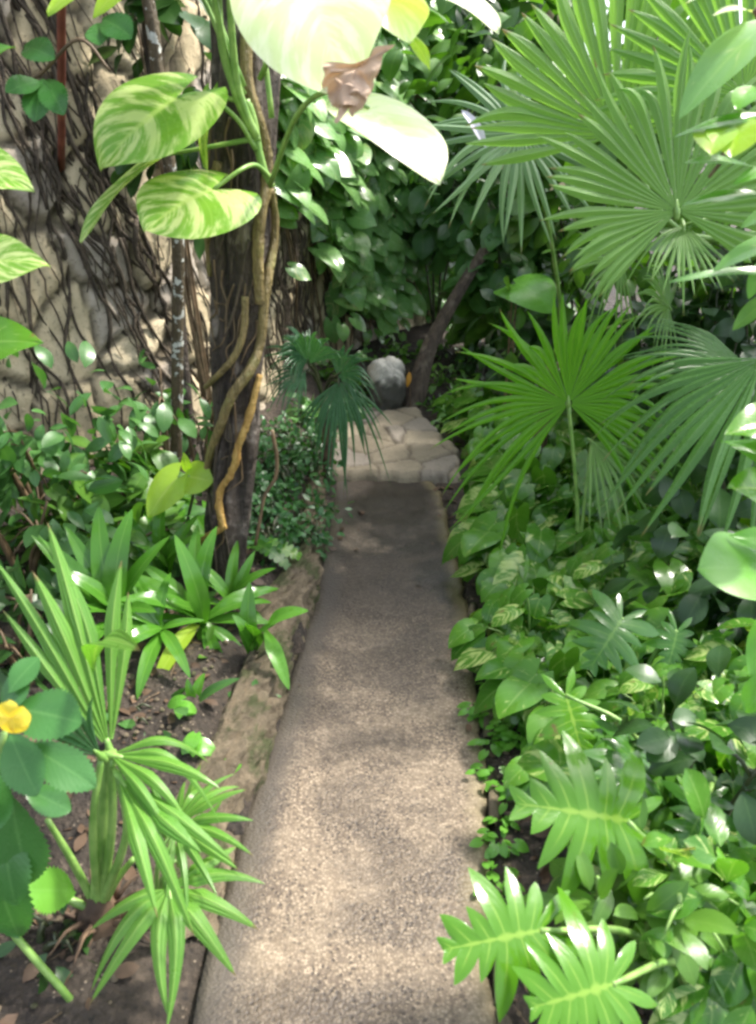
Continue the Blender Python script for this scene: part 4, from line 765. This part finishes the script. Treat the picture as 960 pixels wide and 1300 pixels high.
# ------------------------------------------------------------------ pothos curtains on the back wall
def wall_pothos(label,s0,s1,z0,z1,n,size,mat,seed,fade=None):
    rng=np.random.default_rng(seed); c=wall_pt((s0+s1)/2,z0); t=thing('wall_pothos',label,'vine',(c[0],c[1],gz(c[0],c[1])),'pothos vines hanging on the back wall'); b=MB(); s_=MB()
    for q in range(6):
        s=rng.uniform(s0,s1); pts=[(s+.08*math.sin(z*3+q),z) for z in np.linspace(.1 if q<2 else z0,z1,8)]; qa=np.array(pts); s_.tube(wall_pt(np.clip(qa[:,0],.06,WL-.06),qa[:,1],.012),[.009,.007,.005],5,sub=3)
    for i in range(n):
        s=rng.uniform(s0,s1); z=z0+(z1-z0)*rng.uniform(0,1)**.8
        if fbm(np.array([s*3.5]),np.array([z*3.5]),70+seed,2)[0]<.30+ (0 if z>z0+.4 else .08): continue
        p=wall_pt(s,z,rng.uniform(.04,.28)); n2=wall_n(np.array(s)); out=np.array([n2[0],n2[1],0]); d=nrm(out*.55+np.array([.15+rng.normal(0,.5),rng.normal(0,.3),-.5])); put(b,HEART[rng.integers(8)],p,d,nrm(out*.6+np.array([.0,-.45,.75])+rng.normal(0,.25,3)),size*rng.uniform(.55,1.25))
    s_.build('stems',M['brown_stem'],t); b.build('foliage',M[mat],t); return t
wall_pothos('dense bluish pothos curtain on the wall right of the dark trunk',Sx(330),Sx(395),0.9,2.9,300,.22,'pothos_wall',1)
wall_pothos('pothos curtain on the back wall above the white topped boulder',Sx(385),Sx(465),.42,2.9,380,.20,'pothos_wall',2)
wall_pothos('small leaved pothos on the back wall above the brown bare patch',Sx(450),Sx(560),.45,2.9,420,.17,'pothos_wall',3)
wall_pothos('low pothos patch at the wall foot behind the boulder',Sx(415),Sx(490),.15,.95,190,.11,'pothos_wall',4)
wall_pothos('low bright pothos at the foot of the back wall right of the boulder',Sx(535),Sx(590),.1,.8,150,.11,'pothos_wall',6)
wall_pothos('dark pothos curtain at the right end of the back wall',Sx(545),Sx(640),.7,2.9,200,.22,'shrub_dark',5)

# boulder with a bleached top
bb=G(491,514,.05); b=MB(); th=np.linspace(0,2*PI,72,endpoint=False); ph=np.linspace(-PI/2,PI/2,48); T,Pp=np.meshgrid(th,ph); rr=1+.35*(fbm(np.cos(T)*1.5+3,np.sin(T)*1.5+Pp*1.5,80)-.5)+.22*(fbm(np.cos(T)*4+3,np.sin(T)*4+Pp*4,81)-.5)+.14*(fbm(np.cos(T)*12+3,np.sin(T)*12+Pp*11,82)-.5)
Pq=np.stack([.135*rr*np.cos(T)*np.cos(Pp)**.6,.12*rr*np.sin(T)*np.cos(Pp)**.6,.185*rr*np.sin(Pp)],-1); cc=np.ones(Pq.shape[:2]+(4,)); wh=sm(.02,.11,Pq[...,2]+.16*(fbm(np.cos(T)*5+9,np.sin(T)*5+Pp*5,83)-.5)); cc[...,0]=.5; cc[...,1]=.25; cc[...,2]=.95*(1-wh)
og=np.array([bb[0],bb[1],gz(bb[0],bb[1])]); b.grid(Pq+og+np.array([0,0,.15]),wrap=True,col=cc); o=b.build('boulder',M['boulder'],org=og); tag(o,'mossy boulder with a bleached white top at the end of the path','boulder')
b=MB(); yl=bb+np.array([.165,-.05,0]); span_leaf(b,leaf('ovate',w=.34,fold=.5,droop=.9,nu=11,nv=7),Y(520,472,yl[1]),Y(517,492,yl[1]-.02),np.array([.1,-1,.2])); stz=MB(); 
t=thing('withered_leaf','small orange yellow leaf on a stalk beside the boulder','leaf',(yl[0],yl[1],gz(yl[0],yl[1]))); b.build('blade',M['orange'],t); stem(t,[np.array([yl[0],yl[1],gz(yl[0],yl[1])-.02]),Y(521,500,yl[1]),Y(519,468,yl[1])],[.004,.003,.002],M['brown_stem'],'stalk',5,0)
# low plants round the boulder and along the apron
for i,(px,py,y,r,lab,mt,sz) in enumerate(((466,500,5.35,(.13,.1,.10),'bright little shrub at the left foot of the boulder','shrub_mid',.075),(555,500,5.7,(.22,.15,.16),'small leafy plant right of the boulder by the brown wall','shrub_mid',.075),(590,520,5.2,(.16,.18,.14),'leafy plant at the right edge of the flagstone apron','shrub_mid',.08),(610,480,5.9,(.25,.2,.25),'dark leafy plant behind the flagstone apron on the right','shrub_dark',.10),(600,590,4.5,(.12,.25,.12),'low plant spilling over the right side of the apron','shrub_mid',.08),(440,520,5.0,(.1,.1,.09),'small plant between the fan palm and the apron','shrub',.07),(400,535,4.7,(.16,.2,.12),'leafy plant at the wall foot behind the small fan palm','shrub',.08),(430,490,5.9,(.2,.2,.18),'leafy plant under the wall pothos left of the boulder','shrub_mid',.08),(500,470,6.3,(.28,.2,.2),'bushy plant at the wall foot behind the boulder','shrub_mid',.085),(575,465,6.4,(.25,.2,.22),'bushy plant where the back wall meets the right bank','shrub_mid',.09),(545,525,5.35,(.12,.1,.09),'little plant at the back right corner of the apron','shrub_mid',.06),(575,540,4.95,(.1,.14,.1),'small leafy plant pressed to the right side of the flagstones','pothos_wall',.07))):
    shrub_at('leafy_plant',lab,'plant',px,py,y,r,170 if i else 110,OVATE,mt,sz,seed=80+i,stem_m='dark_stem')

# ------------------------------------------------------------------ dense planting at the back and right
back=[(640,380,6.3,(.4,.3,.5),'shrub_mid',.2,'dark broad leaved shrub behind the apron right of the back wall'),
(660,300,6.0,(.55,.4,.6),'shrub',.2,'dark broad leaved shrub seen under the silvery fan leaf'),
(560,250,6.8,(.5,.3,.5),'shrub',.22,'dark shrub in the deep gap between wall pothos and silvery palm'),
(750,260,5.6,(.6,.4,.7),'shrub_mid',.18,'mid green shrub behind the tall palm stalks'),
(860,330,4.6,(.6,.4,.6),'shrub_mid',.15,'mid green shrub at the right behind the tall palm'),
(690,420,5.0,(.4,.35,.4),'shrub_dark',.16,'dark shrub directly behind the bright fan leaf'),
(820,470,4.2,(.45,.4,.4),'shrub_dark',.14,'dark shrub right of the bright fan leaf'),
(930,430,3.5,(.4,.4,.5),'shrub_dark',.13,'dark shrub behind the drooping dark fan leaf'),
(930,560,2.9,(.35,.4,.3),'shrub_dark',.12,'dark low shrub right of the pothos bank'),
(700,60,6.6,(.9,.5,.7),'shrub_mid',.2,'tall shrub top behind the great palm leaves'),
(900,120,5.2,(.9,.6,.8),'shrub_mid',.2,'tall light shrub behind the upper right palm leaves'),
(560,60,7.6,(.8,.4,.8),'shrub_mid',.22,'tall shrub rising above the back wall'),
(1010,250,3.6,(.5,.6,.9),'shrub_mid',.16,'tall shrub outside the right path of the bank')]
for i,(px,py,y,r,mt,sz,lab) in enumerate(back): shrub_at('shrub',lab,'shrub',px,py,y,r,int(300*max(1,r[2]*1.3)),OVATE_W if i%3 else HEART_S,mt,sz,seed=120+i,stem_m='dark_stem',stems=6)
t=shrub_at('broadleaf_plant','plant with one big lime leaf behind the bright fan leaf','plant',655,375,4.6,(.1,.1,.1),10,OVATE_W,'shrub_mid',.12,seed=140,stems=2)
b=MB(); span_leaf(b,leaf('heart',w=1.0,fold=.1,droop=1.1,wave=.03,nu=18,nv=11),Y(655,360,4.6),Y(700,398,4.4),np.array([0,-.6,.8])); b.build('leaf',M['clover'],t)
lt=G(522,503,.1); t=thing('leaning_trunk','slim brown trunk leaning to the right behind the boulder','tree',(lt[0],lt[1],gz(lt[0],lt[1])))
tree_trunk(t,[np.array([lt[0],lt[1],gz(lt[0],lt[1])-.05]),Y(540,455,lt[1]+.1),Y(560,410,lt[1]+.2),Y(592,355,lt[1]+.3),Y(635,285,lt[1]+.45),Y(672,190,lt[1]+.6)],[.075,.06,.052,.045,.04,.03],M['leaning'],28,.2,12)
crown(t,Y(680,90,lt[1]+.7),(.5,.4,.35),200,OVATE_W,M['shrub_mid'],.2,Y(672,190,lt[1]+.6),300,None,5)
# background trees; the right one is out of view, crown placed to shade the path
for i,(x,y,r_,cc_,cr_,lab,n_) in enumerate(((2.7,4.3,.09,(2.5,4.15,3.9),(.95,.8,.7),'unseen tree with dark trunk behind the right bank, crown placed to shade the path',950),(.9,9.0,.12,(.9,9.0,4.2),(2.0,.9,1.0),'background tree behind the back wall',600),(-2.3,6.4,.12,(-2.4,6.8,4.0),(1.3,1.2,.9),'background tree behind the left stone wall',450))):
    z0=gz(x,y); t=thing('tree',lab,'tree',(x,y,z0)); pts=[np.array([x,y,z0-.05]),np.array([x+.05,y,z0+1.2]),np.array([x-.03,y+.02,z0+2.2]),np.array([x+.02,y,z0+3.0])]; tree_trunk(t,pts,[r_*1.2,r_,r_*.9,r_*.7],M['trunk'],16,.1,10); crown(t,cc_,cr_,n_,OVATE_W,M['canopy'],.24,pts[-1],200+i)

# ------------------------------------------------------------------ litter
b=MB(); rng=np.random.default_rng(77)
for i in range(1000):
    if rng.random()<.55: y=rng.uniform(.9,3.4); x=float(xl(np.array([y]))[0])-.17-abs(rng.normal(0,.5))
    else: y=rng.uniform(.8,4.2); x=float(xr(np.array([y]))[0])+.03+abs(rng.normal(0,.25))
    onp=i%40==0
    if onp: y=rng.uniform(1.0,3.9); e_=rng.choice([0.06,.94])+rng.normal(0,.12); x=float(xl(np.array([y]))[0])*(1-e_)+float(xr(np.array([y]))[0])*e_
    p=np.array([x,y,(max(.004,gz(x,y)) if onp else gz(x,y))+.006]); a=rng.uniform(0,2*PI); put(b,SMALL[rng.integers(4)],p,np.array([math.cos(a),math.sin(a),rng.normal(0,.2)]),nrm(np.array([0,0,1])+rng.normal(0,.35,3)),rng.uniform(.1,.26)**2)
tw=MB(); o=b.build('leaf_litter',M['litter']); o['kind']='stuff'; o['label']='dry brown leaf litter over the soil of both beds'
for i in range(70):
    y=rng.uniform(.9,3.2); x=float(xl(np.array([y]))[0])-.18-abs(rng.normal(0,.4)) if i%2 else float(xr(np.array([y]))[0])+.04+abs(rng.normal(0,.12)); a=rng.uniform(0,2*PI); L=rng.uniform(.03,.12); p=np.array([x,y,gz(x,y)+.006]); q=p+np.array([math.cos(a)*L,math.sin(a)*L,.004]); tw.tube([p,(p+q)/2+rng.normal(0,.006,3),q],[.0025,.002,.001],4,sub=3)
o=tw.build('twig_debris',M['brown_stem']); o['kind']='stuff'; o['label']='thin dry twigs lying on the soil'
b=MB(); th=np.linspace(0,2*PI,7,endpoint=False); ph=np.linspace(-PI/2,PI/2,5); T,Pp=np.meshgrid(th,ph); us=np.stack([np.cos(T)*np.cos(Pp),np.sin(T)*np.cos(Pp),.6*np.sin(Pp)],-1)
for i in range(500):
    if rng.random()<.7: y=rng.uniform(1.0,2.8); x=float(xl(np.array([y]))[0])-.16-abs(rng.normal(0,.4))
    else: y=rng.uniform(.8,3); x=float(xr(np.array([y]))[0])+.02+abs(rng.normal(0,.12))
    b.grid(us*rng.uniform(.003,.010)*rng.uniform(.7,1.3,3)+np.array([x,y,gz(x,y)+.003]),wrap=True)
o=b.build('pebbles',M['kerbstone']); o['kind']='stuff'; o['label']='small pale pebbles scattered on the soil'

# ------------------------------------------------------------------ light, sky, camera
w=bpy.data.worlds.new('World'); C.world=w; w.use_nodes=True; nt=w.node_tree; nt.nodes.clear()
SD=nrm((.50,.22,.84)); el=math.asin(SD[2]); az=math.atan2(SD[0],SD[1])
sky=nt.nodes.new('ShaderNodeTexSky'); sky.sky_type='NISHITA'; sky.sun_disc=False; sky.sun_elevation=el; sky.sun_rotation=az; sky.air_density=1.0; sky.dust_density=3.0
bg=nt.nodes.new('ShaderNodeBackground'); bg.inputs[1].default_value=.15; ou=nt.nodes.new('ShaderNodeOutputWorld'); hs=nt.nodes.new('ShaderNodeHueSaturation'); hs.inputs['Saturation'].default_value=.55; nt.links.new(sky.outputs[0],hs.inputs['Color']); nt.links.new(hs.outputs[0],bg.inputs[0]); nt.links.new(bg.outputs[0],ou.inputs[0])
sun=bpy.data.lights.new('sun','SUN'); sun.energy=2.4; sun.angle=R(5.0); sun.color=(1,.95,.86); so=bpy.data.objects.new('sun',sun); COL.objects.link(so)
from mathutils import Vector
so.rotation_euler=Vector((-SD[0],-SD[1],-SD[2])).to_track_quat('-Z','Y').to_euler(); so.location=(3,3,8)
cam=bpy.data.cameras.new('camera'); cam.sensor_fit='VERTICAL'; cam.sensor_height=36; cam.lens=36*FPX/1300; cam.clip_start=.05; cam.clip_end=300; cam.dof.use_dof=True; cam.dof.focus_distance=3.1; cam.dof.aperture_fstop=4.5
co=bpy.data.objects.new('camera',cam); COL.objects.link(co); co.location=(0,0,H); co.rotation_euler=(PI/2-PITCH,0,0); C.camera=co
C.view_settings.view_transform='Standard'; C.view_settings.look='None'; C.view_settings.gamma=1; C.view_settings.use_curve_mapping=False
C.view_settings.exposure=1.85
C.cycles.use_denoising=True; C.cycles.max_bounces=8; C.cycles.diffuse_bounces=4; C.cycles.transmission_bounces=4; C.cycles.filter_width=2.8
for o in bpy.data.objects:
    if '_o' in o: del o['_o']
